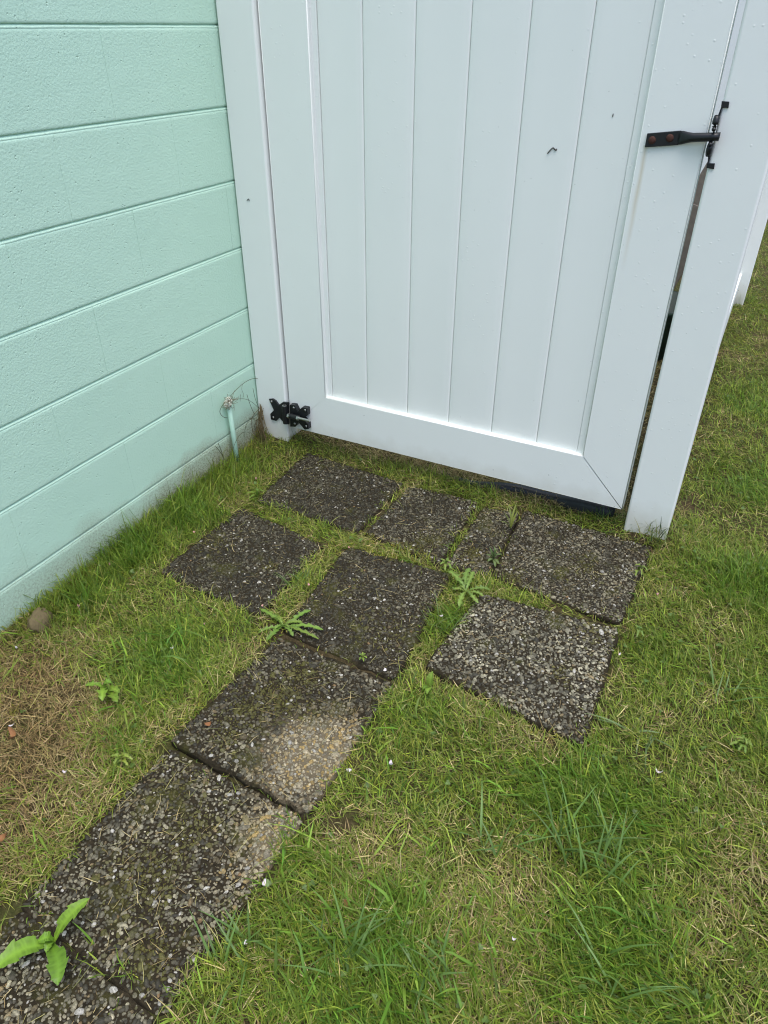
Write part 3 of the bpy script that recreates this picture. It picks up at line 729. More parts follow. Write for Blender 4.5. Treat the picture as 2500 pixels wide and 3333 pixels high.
CLOSED = [((905, 2062), (1290, 2222), .024, .90), ((540, 2436), (1015, 2668), .016, .97), ((40, 2955), (520, 3330), .024, .93), ((1800, 1985), (2030, 2042), .020, .85), ((1445, 1775), (1432, 1842), .014, .9), ((1690, 1665), (1600, 1878), .016, .6), ((1325, 1574), (1172, 1735), .012, .55)]
def closed(x, y):
    m = np.zeros(len(x))
    for a, b, r, st in CLOSED:
        a = gp(*a)[:2]; b = gp(*b)[:2]; e = b - a; t = np.clip(((x - a[0]) * e[0] + (y - a[1]) * e[1]) / (e @ e), 0, 1)
        m = np.maximum(m, st * (np.hypot(x - a[0] - t * e[0], y - a[1] - t * e[1]) < r))
    return m
def scatter(n, lo, hi):
    return rng.uniform(lo[0], hi[0], n), rng.uniform(lo[1], hi[1], n)
def in_view(x, y, m=0.0):
    d = np.stack([x - CAM_P[0], y - CAM_P[1], np.full(len(x), -CAM_P[2])], -1)
    z = d @ CF; u = PW / 2 + FPX * (d @ CR) / np.maximum(z, .01); v = PH / 2 - FPX * (d @ CU) / np.maximum(z, .01)
    return (u > -m) & (u < PW + m) & (v > -m) & (v < PH + m) & (z > .05)
def roots(n_near, n_wide, margin_lo, margin_hi):
    x1, y1 = scatter(n_near, (.0, -1.95), (1.95, .14)); x2, y2 = scatter(int(n_near * .16), (1.40, .10), (1.95, 2.9)); x3, y3 = scatter(n_wide, (.0, -2.6), (3.0, 4.8))
    x4, y4 = scatter(int(n_near * .05), (1.48, 2.6), (1.9, 5.0))
    x5, y5 = scatter(int(n_near * .05), (.9, .10), (1.40, 1.9))
    x = np.r_[x1, x2, x3, x4, x5]; y = np.r_[y1, y2, y3, y4, y5]
    d = slab_sd(x, y); mar = margin_lo + (margin_hi - margin_lo) * np.clip((.5 * fbm(x, y, 12, 91) + .5 * vnoise(x, y, 45, 92) - .5) * 1.9 + .5, 0, 1)
    ok = (d > mar) & (x > .004) & ~((x > 1.373) & (x < 1.504) & (y > -.002) & (y < .13)) & ~((x < .134) & (y > -.015) & (y < .115)) & ~((x > 1.398) & (x < 1.528) & (y > 2.558) & (y < 2.69))
    ok &= rng.random(len(x)) > closed(x, y)
    return x[ok], y[ok]

GREENS = np.array([(.136, .226, .022), (.176, .262, .028), (.094, .174, .022), (.226, .286, .036), (.172, .230, .030), (.256, .280, .042)])
STRAWS = np.array([(.44, .35, .155), (.36, .27, .115), (.54, .44, .23), (.27, .195, .085), (.42, .385, .15), (.22, .16, .075)])
# green blades
x, y = roots(240000, 22000, -.036, .014)
st, lu, mo, ba = fields(x, y)
keep = rng.random(len(x)) < np.clip(.78 + .5 * lu - .40 * st - 1.0 * ba - .45 * mo, .04, 1.0); x, y, st, lu = x[keep], y[keep], st[keep], lu[keep]
N = len(x); z = np.maximum(ground_h(x, y), np.where(slab_sd(x, y) < .012, -.004, -1))
wallb = sstep(.20, .02, x) * sstep(.1, -.1, y); gateb = np.exp(-(y / .05) ** 2)
ln = (.030 + .018 * np.clip(lu, -.5, 1.2)) * rng.lognormal(0, .32, N) * (1 + .55 * wallb + .25 * gateb)
inner = sstep(.02, -.01, slab_sd(x, y)); ln = ln * (1 - .35 * inner)
az = rng.uniform(0, 2 * np.pi, N) ; lay = fbm(x, y, 5, 13) * 12; az = az * .75 + lay * .25
d0 = slab_sd(x, y)
tilt = np.abs(rng.normal(.85, .36, N)) * (1 - .45 * wallb); curl = rng.normal(.55, .45, N)
wd = rng.uniform(.0012, .0026, N) * (1 + .25 * np.clip(lu, 0, 1))
col = GREENS[rng.integers(0, len(GREENS), N)] * np.clip(rng.lognormal(-.10, .42, (N, 1)), .35, 2.0)
yel = (np.clip(st * .9 + rng.normal(0, .25, N), 0, 1))[:, None]; col = col * (1 - .45 * yel) + np.array((.26, .29, .045)) * .45 * yel
cool = sstep(.2, .9, lu + rng.normal(0, .2, N))[:, None]; col = col * (1 - .45 * cool) + np.array((.074, .182, .016)) * .55 * cool
coarse = rng.random(N) < .030 * sstep(-.7, -1.2, y); wd = np.where(coarse, wd * 1.9, wd); ln = np.where(coarse, ln * 1.7, ln); col = np.where(coarse[:, None], col * np.array((.95, 1.1, 1.15)), col)
o = blades('lawn_grass', np.stack([x, y, z - .002], -1), az, ln, wd, tilt, curl, col, GRASS, rng.normal(0, .5, N)); o['kind'] = 'stuff'
tag(o, 'short patchy green lawn grass around the slabs', 'grass')
# dry thatch lying between the green
x, y = roots(150000, 14000, -.024, .014)
st, lu, mo, ba = fields(x, y)
pb_ = np.maximum.reduce([blob(x, y, 60, 2230, .17), blob(x, y, 130, 2420, .14), blob(x, y, 40, 2560, .12)])
keep = rng.random(len(x)) < np.clip(.14 + .74 * st - .55 * ba + .9 * pb_, .04, 1); x, y, st, lu = x[keep], y[keep], st[keep], lu[keep]
N = len(x); z = np.maximum(ground_h(x, y), np.where(slab_sd(x, y) < .012, -.002, -1)) + rng.uniform(0, .010, N) * (1 - .4 * np.clip(lu, 0, 1))
ln = .029 * rng.lognormal(0, .38, N); az = rng.uniform(0, 2 * np.pi, N)
tilt = rng.normal(1.30, .28, N); curl = rng.normal(.15, .45, N); wd = rng.uniform(.0009, .0019, N)
col = STRAWS[rng.integers(0, len(STRAWS), N)] * np.clip(rng.lognormal(-.18, .34, (N, 1)), .35, 1.4)
bp_ = np.maximum.reduce([blob(x, y, 60, 2230, .17), blob(x, y, 130, 2420, .14), blob(x, y, 40, 2560, .12), blob(x, y, 60, 2760, .12) * .6, blob(x, y, 330, 2430, .05), blob(x, y, 560, 2470, .05)])[:, None]
col = col * (1 - bp_ * np.array((.32, .40, .44)))
gr = (rng.random(N) < np.clip(.72 - .62 * st, 0, 1))[:, None]; col = np.where(gr, col * .4 + np.array((.18, .235, .036)) * .65, col)
o = blades('dry_thatch', np.stack([x, y, z], -1), az, ln, wd, tilt, curl, col, STRAW, rng.normal(0, .4, N)); o['kind'] = 'stuff'
tag(o, 'tan dead grass matted between the green blades', 'dry grass')
# moss cushions
x, y = roots(130000, 3000, -.034, .012)
st, lu, mo, ba = fields(x, y)
keep = rng.random(len(x)) < np.clip(mo * 1.3 - .10, 0, 1); x, y, mo = x[keep], y[keep], mo[keep]
N = len(x); z = np.maximum(ground_h(x, y), np.where(slab_sd(x, y) < .012, .004, -1)) + mo * .008
col = np.array([(.26, .25, .030), (.32, .29, .040), (.20, .215, .028)])[rng.integers(0, 3, N)] * rng.uniform(.7, 1.2, (N, 1))
o = blades('moss', np.stack([x, y, z], -1), rng.uniform(0, 6.28, N), rng.uniform(.005, .012, N), rng.uniform(.0014, .0026, N), np.abs(rng.normal(.7, .4, N)), rng.normal(.5, .3, N), col, GRASS, seg=2)
o['kind'] = 'stuff'; tag(o, 'yellow-green moss cushions along slab edges and by the fence', 'moss')
mx_, my_, mz_ = [], [], []
for nm, q in QUADS.items():
    lo, hi = q.min(0), q.max(0); xx = rng.uniform(lo[0], hi[0], 9000); yy = rng.uniform(lo[1], hi[1], 9000)
    k = (quad_sd(q, xx, yy) < -.004) & (rng.random(9000) < (slab_moss(xx, yy) - .30) * 1.1); mx_.append(xx[k]); my_.append(yy[k]); mz_.append(slab_top(nm, xx[k], yy[k]) - .001)
x = np.concatenate(mx_); y = np.concatenate(my_); z = np.concatenate(mz_); N = len(x)
col = np.array([(.115, .105, .016), (.15, .13, .020), (.08, .08, .014)])[rng.integers(0, 3, N)] * rng.uniform(.6, 1.2, (N, 1))
o = blades('slab_moss', np.stack([x, y, z], -1), rng.uniform(0, 6.28, N), rng.uniform(.003, .006, N), rng.uniform(.0014, .0026, N), np.abs(rng.normal(.8, .4, N)), rng.normal(.5, .3, N), col, GRASS, seg=2)
o['kind'] = 'stuff'; tag(o, 'thin olive moss growing between pebbles on the slabs', 'moss')
# loose clippings lying on the slabs
xs, ys, zs = [], [], []
for nm, q in QUADS.items():
    n = {'E': 130, 'D': 70, 'C': 55, 'B': 45, 'A': 45, 'F': 60}.get(nm, 32); lo, hi = q.min(0), q.max(0)
    a = rng.uniform(lo[0], hi[0], n * 2); b = rng.uniform(lo[1], hi[1], n * 2); ok = quad_sd(q, a, b) < -.01
    xs.append(a[ok]); ys.append(b[ok]); zs.append(slab_top(nm, a[ok], b[ok]) + rng.uniform(.0025, .006, ok.sum()))
x = np.concatenate(xs); y = np.concatenate(ys); z = np.concatenate(zs); N = len(x)
col = STRAWS[rng.integers(0, len(STRAWS), N)] * rng.uniform(.6, 1.1, (N, 1)); gsel = rng.random(N) < .25; col[gsel] = col[gsel] * .3 + np.array((.09, .11, .045)) * .7
o = blades('dry_clippings', np.stack([x, y, z], -1), rng.uniform(0, 6.28, N), .022 * rng.lognormal(0, .5, N), rng.uniform(.0006, .0013, N), rng.normal(1.52, .07, N), rng.normal(0, .12, N), col, STRAW, seg=4)
o['kind'] = 'stuff'; tag(o, 'thin dry grass clippings strewn over the slabs', 'clippings')
# small clover and weed leaves through the turf
x, y = roots(2600, 300, .004, .03); st, lu, mo, ba = fields(x, y); k = rng.random(len(x)) < np.clip(.15 + .35 * lu, 0, 1) * .6; x, y = x[k], y[k]
x = np.repeat(x, 3); y = np.repeat(y, 3); N = len(x); a3 = np.tile([0, 2.1, 4.2], N // 3) + np.repeat(rng.uniform(0, 6.28, N // 3), 3)
r = np.repeat(rng.uniform(.0024, .004, N // 3), 3); zz = np.repeat(ground_h(x[::3], y[::3]) + rng.uniform(.012, .026, N // 3), 3)
K = 8; V = np.zeros((N, K + 1, 3)); tx = np.repeat(rng.normal(0, .35, N // 3), 3); ty = np.repeat(rng.normal(0, .35, N // 3), 3)
cx = x + np.cos(a3) * r; cy = y + np.sin(a3) * r
for j in range(K):
    t = 2 * np.pi * j / K; dx = np.cos(t) * r; dy = np.sin(t) * r
    V[:, j] = np.stack([cx + dx, cy + dy, zz + dx * tx + dy * ty + (np.cos(a3) * r * tx + np.sin(a3) * r * ty)], -1)
V[:, K] = np.stack([cx, cy, zz - .0006 + (np.cos(a3) * r * tx + np.sin(a3) * r * ty)], -1)
base = (np.arange(N) * (K + 1))[:, None]; tri = np.concatenate([[j, (j + 1) % K, K] for j in range(K)])
me = np_mesh('clover', V.reshape(-1, 3), (base + tri[None]).ravel(), np.full(N * K, 3))
color_attr(me, np.repeat(np.array((.105, .170, .036)) * rng.uniform(.7, 1.3, (N, 1)), K + 1, 0))
o = link('clover', me, LEAF); o['kind'] = 'stuff'; tag(o, 'tiny clover leaves dotted through the turf', 'clover')

# ---------------------------------------------------------------- weeds
def leaf_mesh(name, base, tip, width, lobes, rise, col, fold=.35, wob=0.0, power=1.0, tooth=.34):
    """one leaf from base to tip: a midrib, a blade with backward teeth, arched and folded"""
    base = np.array(base, float); tip = np.array(tip, float); d = tip - base; ln = np.linalg.norm(d); d /= ln
    side = np.cross(d, [0, 0, 1]); side /= np.linalg.norm(side); up = np.cross(side, d)
    n = 36; V = []; C = []
    ph = random.uniform(0, 1)
    for i in range(n + 1):
        t = i / n; env = math.sin(math.pi * min(1, (t ** power) * .94 + .05)) ** .8
        mid = base + d * ln * t + up * (rise * math.sin(math.pi * t * .85)) + side * wob * ln * math.sin(t * 5 + ph * 6)
        V.append(mid); C.append(np.array(col) * 1.25)
        for s in (-1, 1):
            saw = ((t * lobes + ph * (s > 0) * .3) % 1.0) if lobes else 0
            w = width * env * ((tooth + (1.06 - tooth) * (1 - saw) ** 1.3) if lobes and t < .86 else 1.0)
            back = -.10 * ln / max(lobes, 1) * (1 - saw) * (1 if lobes else 0)
            for fr in (.5, 1.0):
                V.append(mid + side * s * w * fr + d * back * fr + up * (w * fr * fold + random.uniform(-.0008, .0008))); C.append(np.array(col) * random.uniform(.72, 1.1))
    Fc = []
    for i in range(n):
        a = i * 5; b = a + 5
        Fc += [(a, b, b + 1, a + 1), (a + 1, b + 1, b + 2, a + 2), (a, a + 3, b + 3, b), (a + 3, a + 4, b + 4, b + 3)]
    me = mesh_from(name, V, Fc); color_attr(me, np.array(C))
    for f in me.polygons: f.use_smooth = True
    return me
def weed(name, base_px, leaves, label, cat, z=.008, col=(.105, .20, .040), width=.012, lobes=5, tipz=.02, rise=.018, grp=None, power=1.0):
    b = gp(*base_px, z); root = empty(name, tuple(b), label, cat, grp)
    if lobes >= 4:
        leaves = list(leaves)
        for lf in list(leaves)[::2]: leaves.append((base_px[0] + (lf[0] - base_px[0]) * random.uniform(.45, .7) + random.uniform(-14, 14), base_px[1] + (lf[1] - base_px[1]) * random.uniform(.45, .7) + random.uniform(-14, 14), (lf[2] if len(lf) > 2 else width) * .7))
    for lf in leaves:
        tz = lf[3] if len(lf) > 3 else tipz; w = (lf[2] if len(lf) > 2 and lf[2] else width) * .86
        t = gp(lf[0], lf[1], tz); c = np.array(col) * random.uniform(.95, 1.4) * np.array((random.uniform(1.1, 1.35), 1, .8))
        sub(root, link('leaf', leaf_mesh('leaf', b + np.array((0, 0, .003)), t, w, lobes, rise * random.uniform(.6, 1.2), c, random.uniform(.2, .45), random.uniform(-.05, .05), 1.45 if lobes >= 3 else power, .74 if lobes == 3.01 else .34), LEAF))
    return root
DG = 'dandelion plants among the slabs'
weed('dandelion', (922, 2038), [(868, 2092, .013), (1014, 1990, .012), (1054, 2052, .011), (1038, 2086, .009), (850, 1984, .012), (842, 2066, .010), (985, 2030, .012), (893, 2010, .010), (955, 2075, .009)], 'dandelion with toothed leaves between the wall-side slab and the middle slab', 'dandelion', .012, grp=DG, width=.010, tipz=.014, rise=.010)
weed('dandelion', (1515, 1928), [(1458, 1862, .014), (1525, 1852, .014), (1543, 1864, .013), (1596, 1926, .012), (1556, 1970, .011), (1492, 1980, .012), (1477, 1920, .010), (1575, 1945, .009)], 'dandelion at the four-slab joint in front of the cracked slab', 'dandelion', .014, col=(.115, .205, .050), grp=DG, tipz=.020, rise=.012)
weed('dandelion', (178, 3072), [(300, 2922, .017, .05), (-20, 3160, .024, .035), (196, 3215, .021, .03), (118, 3075, .012, .02), (150, 3110, .009, .015)], 'big dandelion spreading broad bright leaves in the lower left corner', 'dandelion', .006, col=(.105, .225, .028), lobes=3.01, grp=DG)
weed('broadleaf_weed', (350, 2246), [(276, 2238, .012), (334, 2294, .017), (384, 2292, .017), (372, 2228, .013), (392, 2262, .014)], 'bright broad-leaved weed on the bare brown patch at left', 'weed', .01, col=(.115, .235, .032), lobes=3, tipz=.03)
weed('broadleaf_weed', (395, 2482), [(355, 2470, .008), (430, 2462, .008), (405, 2455, .007), (420, 2500, .008), (372, 2500, .008), (390, 2460, .007), (440, 2482, .008)], 'low yellow-green leafy weed left of the raised slab', 'weed', .01, col=(.14, .215, .045), lobes=2, tipz=.026)
weed('spiky_weed', (1662, 1722), [(1640, 1668, .005, .07), (1682, 1632, .004, .09), (1700, 1690, .004, .06), (1655, 1640, .004, .08), (1628, 1700, .004, .05), (1690, 1664, .005, .07)], 'upright narrow-leaved weed in the joint beside the latch-side slab', 'weed', .01, col=(.125, .185, .050), lobes=0, rise=.006)
weed('hairy_weed', (1606, 1822), [(1590, 1780, .006, .05), (1622, 1786, .006, .05), (1580, 1808, .006, .03), (1636, 1806, .006, .035), (1588, 1830, .006, .02), (1626, 1838, .006, .02), (1604, 1776, .006, .06), (1612, 1848, .005, .02)], 'blue-green hairy weed growing in the joint at the narrow slab strip', 'weed', .01, col=(.095, .165, .075), lobes=0, rise=.006)
weed('leafy_sprig', (1452, 1848), [(1430, 1822, .006), (1462, 1818, .006), (1476, 1840, .006), (1428, 1845, .006), (1448, 1868, .006), (1470, 1862, .006)], 'small light green sprig behind the four-slab joint dandelion', 'weed', .012, col=(.12, .21, .05), lobes=3, tipz=.03)
weed('leafy_sprig', (1180, 2143), [(1166, 2130, .004), (1192, 2128, .004), (1196, 2146, .004), (1168, 2150, .004), (1182, 2122, .004), (1184, 2156, .004)], 'tiny green sprig on the seam behind the tilted slab', 'weed', .014, col=(.12, .22, .045), lobes=3, tipz=.026, rise=.006)
weed('oval_leaf_weed', (1398, 2238), [(1412, 2184, .012, .05), (1392, 2262, .008, .03), (1376, 2244, .007, .03)], 'single upright oval leaf at the left corner of the palest slab', 'weed', .006, col=(.12, .23, .045), lobes=0, rise=.006)
weed('oval_leaf_weed', (1316, 2292), [(1302, 2290, .007), (1326, 2276, .007), (1338, 2300, .006), (1312, 2312, .006)], 'clover-like weed left of the palest slab in short turf', 'weed', .006, col=(.10, .19, .045), lobes=0, tipz=.024, rise=.004)
weed('broadleaf_weed', (2076, 1862), [(2058, 1846, .008), (2098, 1856, .008), (2062, 1880, .007), (2090, 1884, .007), (2110, 1868, .006)], 'green weed overlapping the right edge of the latch-side slab', 'weed', .01, col=(.115, .20, .045), lobes=2, tipz=.03)
weed('broadleaf_weed', (2076, 2062), [(2062, 2036, .007), (2098, 2050, .007), (2066, 2084, .006), (2094, 2080, .006)], 'small weed in turf right of the palest slab', 'weed', .01, col=(.105, .19, .05), lobes=2, tipz=.03)
weed('yarrow_weed', (2412, 2430), [(2380, 2406, .006), (2432, 2402, .007), (2452, 2440, .007), (2400, 2452, .006), (2368, 2430, .006), (2424, 2462, .006), (2448, 2418, .006)], 'leafy yellow-green weed in turf near the right edge', 'weed', .01, col=(.125, .22, .045), lobes=7, tipz=.03)
weed('broadleaf_weed', (1310, 2938), [(1296, 2942, .010), (1322, 2932, .010), (1318, 2950, .007)], 'pair of round leaves in the foreground turf', 'weed', .008, col=(.105, .215, .035), lobes=0, tipz=.03, rise=.004)
weed('broadleaf_weed', (1895, 1630), [(1886, 1612, .008, .05), (1912, 1618, .007, .045), (1878, 1634, .007, .04), (1905, 1640, .006, .035)], 'round-leaved weed in the shade under the gate', 'weed', .02, col=(.085, .15, .04), lobes=0, rise=.004)
weed('broadleaf_weed', (840, 1618), [(812, 1630, .007), (852, 1596, .007), (868, 1610, .006), (800, 1612, .006), (836, 1590, .006)], 'bright low weed at the left corner of the hinge-side slab', 'weed', .01, col=(.105, .20, .035), lobes=2, tipz=.026)

# coarse grass tufts that stand out of the turf
def tuft(base_px, n, lnm, spread, label, wd=(.003, .005), tips=None, col=(.105, .185, .042)):
    b = gp(*base_px, 0.0); b[2] = float(ground_h(b[0], b[1])); b = gp(*base_px, b[2]); root = empty('grass_tuft', (b[0], b[1], b[2]), label, 'grass tuft', 'coarse grass tufts standing out of the lawn')
    for i in range(n):
        a = random.uniform(0, 2 * math.pi) if tips is None else tips[i % len(tips)] + random.uniform(-.2, .2)
        ln = lnm * random.uniform(.6, 1.15); w = random.uniform(*wd); t0 = spread * random.uniform(.3, 1.2); cu = random.uniform(.2, 1.3)
        P = np.array((b[0] + random.uniform(-.035, .035), b[1] + random.uniform(-.035, .035), b[2] - .004)); V = []; sd_ = np.array((-math.sin(a), math.cos(a), random.uniform(-.3, .3))); S = 8
        c = np.array(col) * random.uniform(.8, 1.25)
        for s in range(S + 1):
            ww = w * (1 - (s / S) ** 2.2) * (.7 + .3 * min(1, s / 2)) / 2 + .0002
            t = t0 + cu * s / S
            if P[2] < b[2] + .008 and s > 2: P[2] = b[2] + .008
            V += [P - sd_ * ww, P + np.array((0, 0, -.25 * ww)), P + sd_ * ww]
            P = P + np.array((math.cos(a) * math.sin(t), math.sin(a) * math.sin(t), math.cos(t))) * ln / S
        Fc = [(3 * s + q, 3 * s + q + 1, 3 * s + q + 4, 3 * s + q + 3) for s in range(S) for q in range(2)]
        me = mesh_from('blade', V, Fc); color_attr(me, np.repeat(c[None], len(V), 0)); sub(root, link('blade', me, LEAF, None, True))
tuft((1830, 2790), 16, .15, .55, 'tall coarse grass tuft right of centre in the foreground')
tuft((1960, 2830), 11, .14, .45, 'tall coarse grass tuft below the large white petal on the right lawn', tips=[1.2, 1.8, 2.4, 1.0])
tuft((1600, 2740), 12, .13, .75, 'loose coarse grass tuft in turf below the palest slab')
tuft((2088, 2396), 9, .105, 1.22, 'flattened star-shaped grass rosette right of the palest slab', (.004, .0065), col=(.13, .19, .065))
tuft((1110, 3130), 14, .13, .8, 'coarse grass tuft at the bottom, right of the front slabs')
tuft((1400, 3190), 14, .12, .9, 'dark green coarse tuft near the bottom edge centre')
tuft((1990, 3190), 12, .13, .85, 'arching coarse tuft near the bottom edge on the right')
tuft((2330, 2280), 10, .11, 1.1, 'coarse flattened tuft by the right edge beside straw')
tuft((780, 3120), 13, .12, .85, 'coarse tuft overhanging the front slab from the right')
tuft((2130, 1745), 16, .085, .35, 'long grass sprouting at the foot of the latch post', (.0016, .0028), col=(.06, .10, .035))
tuft((1965, 1690), 24, .075, .4, 'dense green tuft under the latch corner of the gate', (.0014, .0026), col=(.07, .135, .028))
tuft((1450, 2040), 16, .085, .7, 'green tuft filling the joint below the four-slab dandelion', (.0018, .003), col=(.12, .19, .045))
tuft((960, 1905), 16, .075, .55, 'green tuft in the joint between wall-side slab and middle slab', (.0016, .0028), col=(.10, .165, .04))
for k_, (a_, b_) in enumerate(((2052, 1712), (2092, 1728), (2140, 1748), (2182, 1752))):
    tuft((a_, b_), 15, .06, .55, ('short mixed grass at the left foot of the latch post', 'short mixed grass left of centre at the latch post foot', 'short mixed grass right of centre at the latch post foot', 'short mixed grass at the right front corner of the latch post')[k_], (.0014, .0026), col=((.12, .17, .035), (.17, .17, .05))[k_ % 2])
tuft((2420, 985), 12, .10, .5, 'grass sprouting at the foot of the far fence post', (.0024, .004), col=(.07, .11, .04))

# ---------------------------------------------------------------- stone, pipe, roots
bm = bmesh.new(); bmesh.ops.create_icosphere(bm, subdivisions=4, radius=1.0)
for v in bm.verts:
    n = v.co.normalized(); k = 1 + .10 * (math.sin(n.x * 3.1 + 1) * math.cos(n.y * 2.7) + .6 * math.sin(n.z * 5 + n.x * 4)) + .035 * math.sin(n.x * 11 + n.y * 9)
    v.co = Vector((n.x * .036 * k, n.y * .046 * k, n.z * .034 * k))
sc_ = gp(126, 2010, .022)
o = link('field_stone', bm_mesh('field_stone', bm), STONE, None, True); o.scale = (.86, .86, .86); o.location = (max(.046, sc_[0]), sc_[1], .010); o.rotation_euler = (.1, .25, .5)
tag(o, 'rounded brown stone lying in the grass against the mint wall', 'stone')

pc = wp(747, 1310, .022)
pipe = empty('conduit_stub', (.022, pc[1], 0), 'thin mint-painted pipe stub standing against the wall near the gate', 'pipe')
py_ = pc[1]; top = pc[2] - .004
sub(pipe, link('pipe', bm_mesh('pipe', tube_bm([(.020, py_ + .004, -.05), (.019, py_ + .002, top * .5), (.017, py_, top)], .0085, 16)), MINTP, None, True))
bm = bmesh.new()
for i in range(9):
    r = bmesh.ops.create_icosphere(bm, subdivisions=2, radius=random.uniform(.006, .011)); c = Vector((.018 + random.uniform(-.006, .008), py_ + random.uniform(-.014, .014), top + random.uniform(-.006, .014)))
    for v in r['verts']:
        n = v.co.normalized(); v.co = c + v.co * (1 + .35 * math.sin(n.x * 9 + i) * math.cos(n.z * 7 + i * 2)) * 1.0
sub(pipe, link('crumpled_cap', bm_mesh('crumpled_cap', bm), PUTTY))
bm = bmesh.new()
for i in range(46):
    a = random.uniform(0, 6.28); l = random.uniform(.012, .042); p = np.array((.018 + random.uniform(-.004, .010), py_ + random.uniform(-.016, .016), top + random.uniform(-.004, .016)))
    d = np.array((random.uniform(-.05, .45), math.cos(a), math.sin(a) * .8)); q = p + d * l; q[0] = max(q[0], .0025); m_ = (p + q) / 2 + np.array((0.004, random.uniform(-.006, .006), random.uniform(-.006, .006)))
    tube_bm(spline([p, m_, q], 5), .00055, 4, bm, False)
sub(pipe, link('root_wisps', bm_mesh('root_wisps', bm), ROOT))

rt = empty('root_clump', (.030, -.03, .04), 'shaggy brown clump of dead roots where wall meets hinge post', 'roots')
bm = bmesh.new()
c0 = fp(848, 1330, -.03); c1 = fp(862, 1425, -.03)
for i in range(48):
    a = c0 + np.array((random.gauss(.004, .005), random.uniform(-.016, .006), random.uniform(-.03, .022))); sp = random.uniform(.4, 2.4)
    b = c1 + np.array((random.gauss(.004, .012 * sp), random.uniform(-.035, .004), random.uniform(-.03, .03)))
    m_ = (a + b) / 2 + np.array((random.gauss(.002, .008), random.uniform(-.018, .002), random.gauss(0, .008)))
    a[0] = max(a[0], .003); m_[0] = max(m_[0], .003); b[0] = max(b[0], .003)
    for v in (a, m_, b):
        if v[0] > 0.0: v[1] = min(v[1], -.0155)
    tube_bm(spline([a, m_, b], 6), random.uniform(.0004, .0009), 4, bm, False)
sub(rt, link('fibres', bm_mesh('fibres', bm), ROOT))
vine = empty('dry_runner', (.01, -.12, .1), 'thin dark wiry runner looping from the pipe stub to the post', 'stem')
bm = bmesh.new()
def wcurve(pts, r, off=.012, n=30): 
    tube_bm(spline([wp(650 + a / 3.318, 1180 + b / 3.318, off + random.uniform(0, .006)) for a, b in pts], n), r, 5, bm, False)
wcurve([(625, 172), (560, 178), (480, 220), (400, 290), (330, 365), (270, 430), (225, 500), (222, 550), (260, 590), (300, 598)], .0009)
wcurve([(370, 405), (430, 392), (500, 396), (560, 425), (610, 465), (640, 495)], .0007)
wcurve([(510, 345), (530, 410), (560, 490), (592, 560)], .0009)
wcurve([(575, 275), (590, 350), (610, 420), (640, 490)], .0008)
wcurve([(530, 600), (575, 612), (620, 630)], .0008, .02)
wcurve([(352, 975), (375, 890), (420, 800), (470, 755), (540, 752)], .0008, .03)
wcurve([(490, 840), (488, 760), (500, 680), (540, 620), (600, 600)], .0009, .02)
wcurve([(440, 345), (437, 420)], .0006, .004)
wcurve([(463, 235), (455, 290), (475, 345), (470, 375)], .0005, .004)
wcurve([(170, 905), (210, 950), (250, 1010), (275, 1060)], .0011, .015)
wcurve([(200, 870), (235, 960), (262, 1040)], .0010, .015)
sub(vine, link('strands', bm_mesh('strands', bm), GROOT))

# dark wisp and specks stuck on the gate
def wisp(pts, r, label):
    P = [fp(x, y, .0166) for x, y in pts]; c = P[0]
    o = link('debris_wisp', bm_mesh('debris_wisp', tube_bm([Vector(p) - Vector(c) for p in spline(P, 14)], r, 6)), SPECK); o.location = tuple(c)
    return tag(o, label, 'debris')
wisp([(1782, 500), (1790, 490), (1800, 481), (1806, 487), (1811, 489), (1811, 484)], .0013, 'curled dark wisp of debris stuck to the gate boards')
wisp([(1994, 380), (1995, 376), (1996, 370)], .0010, 'dark speck on the rightmost gate board near the latch')
P = [fp(x, y, -.0005) for x, y in ((812, 650), (818, 645), (819, 652))]
o = link('debris_wisp', bm_mesh('debris_wisp', tube_bm([Vector(p) - Vector(P[0]) - Vector((0, .0135, 0)) for p in spline(P, 6)], .0011, 6)), SPECK); o.location = tuple(P[0]); tag(o, 'dark comma-shaped speck on the hinge post', 'debris')

# ---------------------------------------------------------------- petals and dead leaves
def petal_mesh(name, l, w, curl):
    V = []; n = 7
    for i in range(n + 1):
        t = i / n; ww = w * math.sin(math.pi * min(1, .08 + t * .86)) ** .7 * (1 - .12 * (i == n))
        for s in (-1, -.4, .4, 1): V.append((l * (t - .5), s * ww / 2, curl * (4 * (t - .5) ** 2) * l + abs(s) ** 2 * curl * w * .5))
    Fc = [(i * 4 + q, i * 4 + q + 1, (i + 1) * 4 + q + 1, (i + 1) * 4 + q) for i in range(n) for q in range(3)]
    me = mesh_from(name, V, Fc)
    for f in me.polygons: f.use_smooth = True
    return me
PM = [petal_mesh('petal', .017, .011, .25), petal_mesh('petal', .015, .008, .5), petal_mesh('petal', .012, .009, .6)]
for m in PM: m.materials.append(PETAL)
PMP = [petal_mesh('petal', .014, .009, .5), petal_mesh('petal', .010, .008, .7)]
for m in PMP: m.materials.append(PETALP)
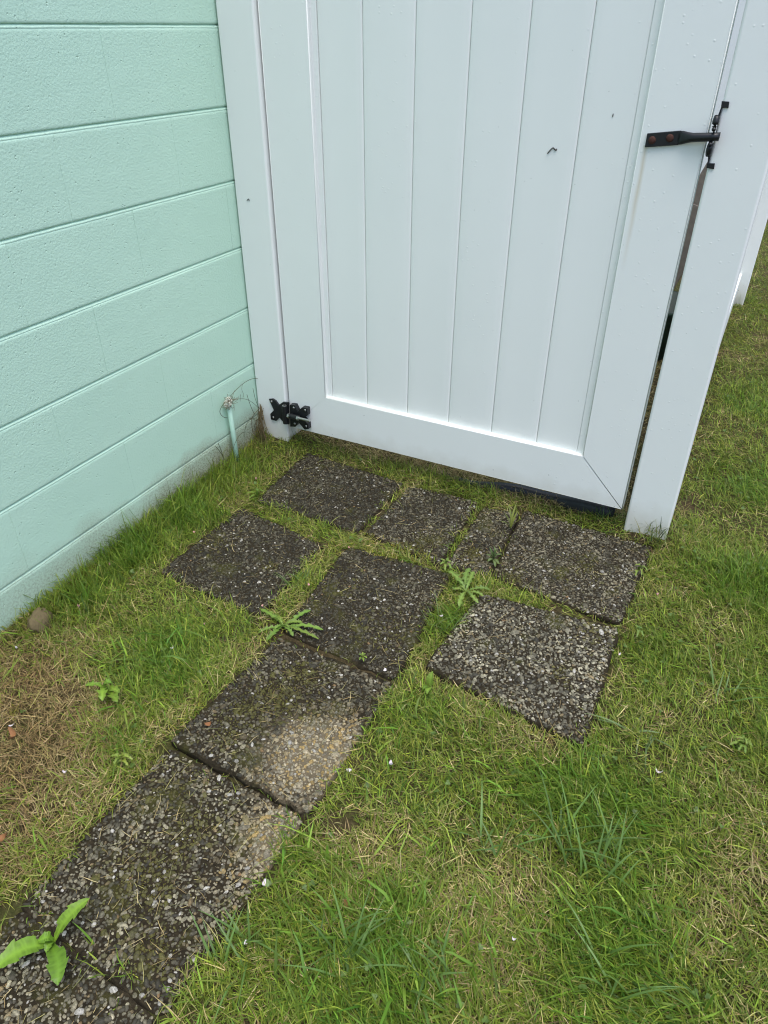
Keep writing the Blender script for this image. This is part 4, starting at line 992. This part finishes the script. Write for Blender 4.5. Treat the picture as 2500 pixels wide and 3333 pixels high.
PETALS = [
 (2210, 1747, 0, 'white petal just in front of the latch post foot'), (1135, 1783, 1, 'pink blossom scrap at the back corner of the middle slab'),
 (1006, 1903, 1, 'pink petal beside the tuft left of the middle slab'), (1253, 2183, 0, 'white petal on the seam right of the tilted slab'),
 (2142, 2516, 0, 'large white triangular petal alone on the right lawn'), (1271, 2490, 0, 'folded white petal in grass right of the tilted slab'),
 (1133, 2508, 0, 'white petal at the right edge of the tilted slab'), (858, 2880, 0, 'white petal on moss beside the lower front slab'),
 (1670, 3060, 0, 'thin white petal low in the foreground lawn'), (800, 3070, 0, 'white petal near the front slab at the bottom'), 
 (56, 2110, 0, 'pale petal by the wall below the brown stone'), (213, 2516, 0, 'pale petal in the grey-green grass at far left'),
 (40, 2362, 0, 'white petal on bare soil at the left edge'),  
 (2318, 1770, 0, 'white petal in grass right of the latch post'), (2445, 1862, 0, 'tiny white petal at the right edge of the lawn'),
 (1435, 2006, 0, 'white petal in the joint below the four-slab dandelion'), (2016, 2131, 0, 'white petal right of the palest slab edge'),
 (510, 1712, 1, 'pink blossom near the wall, left of the wall-side slab'), (633, 1733, 1, 'pinkish blossom at the back edge of the wall-side slab'),
  (359, 1836, 1, 'faded pink petal at the foot of the wall'), (325, 1842, 0, 'cream petal at the foot of the wall'),
 (666, 2033, 1, 'pink petal in turf in front of the wall-side slab'), (735, 1526, 1, 'faded petal in grass beside the pipe stub'), (771, 1537, 1, 'curled faded petal right of the pipe stub'),
 (835, 1560, 1, 'pink petal left of the hinge-side slab'), (259, 1974, 1, 'pink petal in grass near the brown stone'), 
 (564, 2110, 0, 'thin white petal in turf left of the first dandelion'),  (2137, 1935, 1, 'pinkish petal in the grass right of the latch-side slab'),
 (852, 1973, 1, 'coral petal at the tip of the first dandelion'),  (1115, 1468, 0, 'white petal in the shade under the hinge end of the gate'),
]
for i, (px, py, pk, lab) in enumerate(PETALS):
    g0 = gp(px, py); sdv = float(slab_sd(np.array([g0[0]]), np.array([g0[1]]))[0]); z = .013 if sdv < 0 else .017
    c = gp(px, py, z); src = (PMP if pk else PM)[i % (2 if pk else 3)]
    o = bpy.data.objects.new('petal', src); COL.objects.link(o); o.location = tuple(c)
    o.rotation_euler = (random.uniform(-.5, .5), random.uniform(-.5, .5), random.uniform(0, 6.28)); s = random.uniform(.55, .85) * (1.55 if px == 2142 else 1) * (1.25 if px in (858, 1271) else 1); o.scale = (s, s, s)
    tag(o, lab, 'petal', 'fallen blossom petals')
DM = petal_mesh('dead_leaf', .034, .014, .5); DM.materials.append(DEADL); DM2 = petal_mesh('dead_leaf', .016, .010, .6); DM2.materials.append(DEADL)
for px, py, m, lab in ((47, 2398, DM, 'curled orange-brown dead leaf on bare soil at the left edge'), (683, 2358, DM2, 'small reddish leaf scrap on the left of the tilted slab'), (1130, 2953, DM2, 'orange leaf scrap in the foreground turf'),
                        (8, 2730, DM, 'brown dead leaf cut off by the left edge of the photo'), ):
    o = bpy.data.objects.new('dead_leaf', m); COL.objects.link(o); o.location = tuple(gp(px, py, .016)); o.rotation_euler = (random.uniform(-.4, .4), random.uniform(-.4, .4), random.uniform(0, 6.28)); tag(o, lab, 'dead leaf')
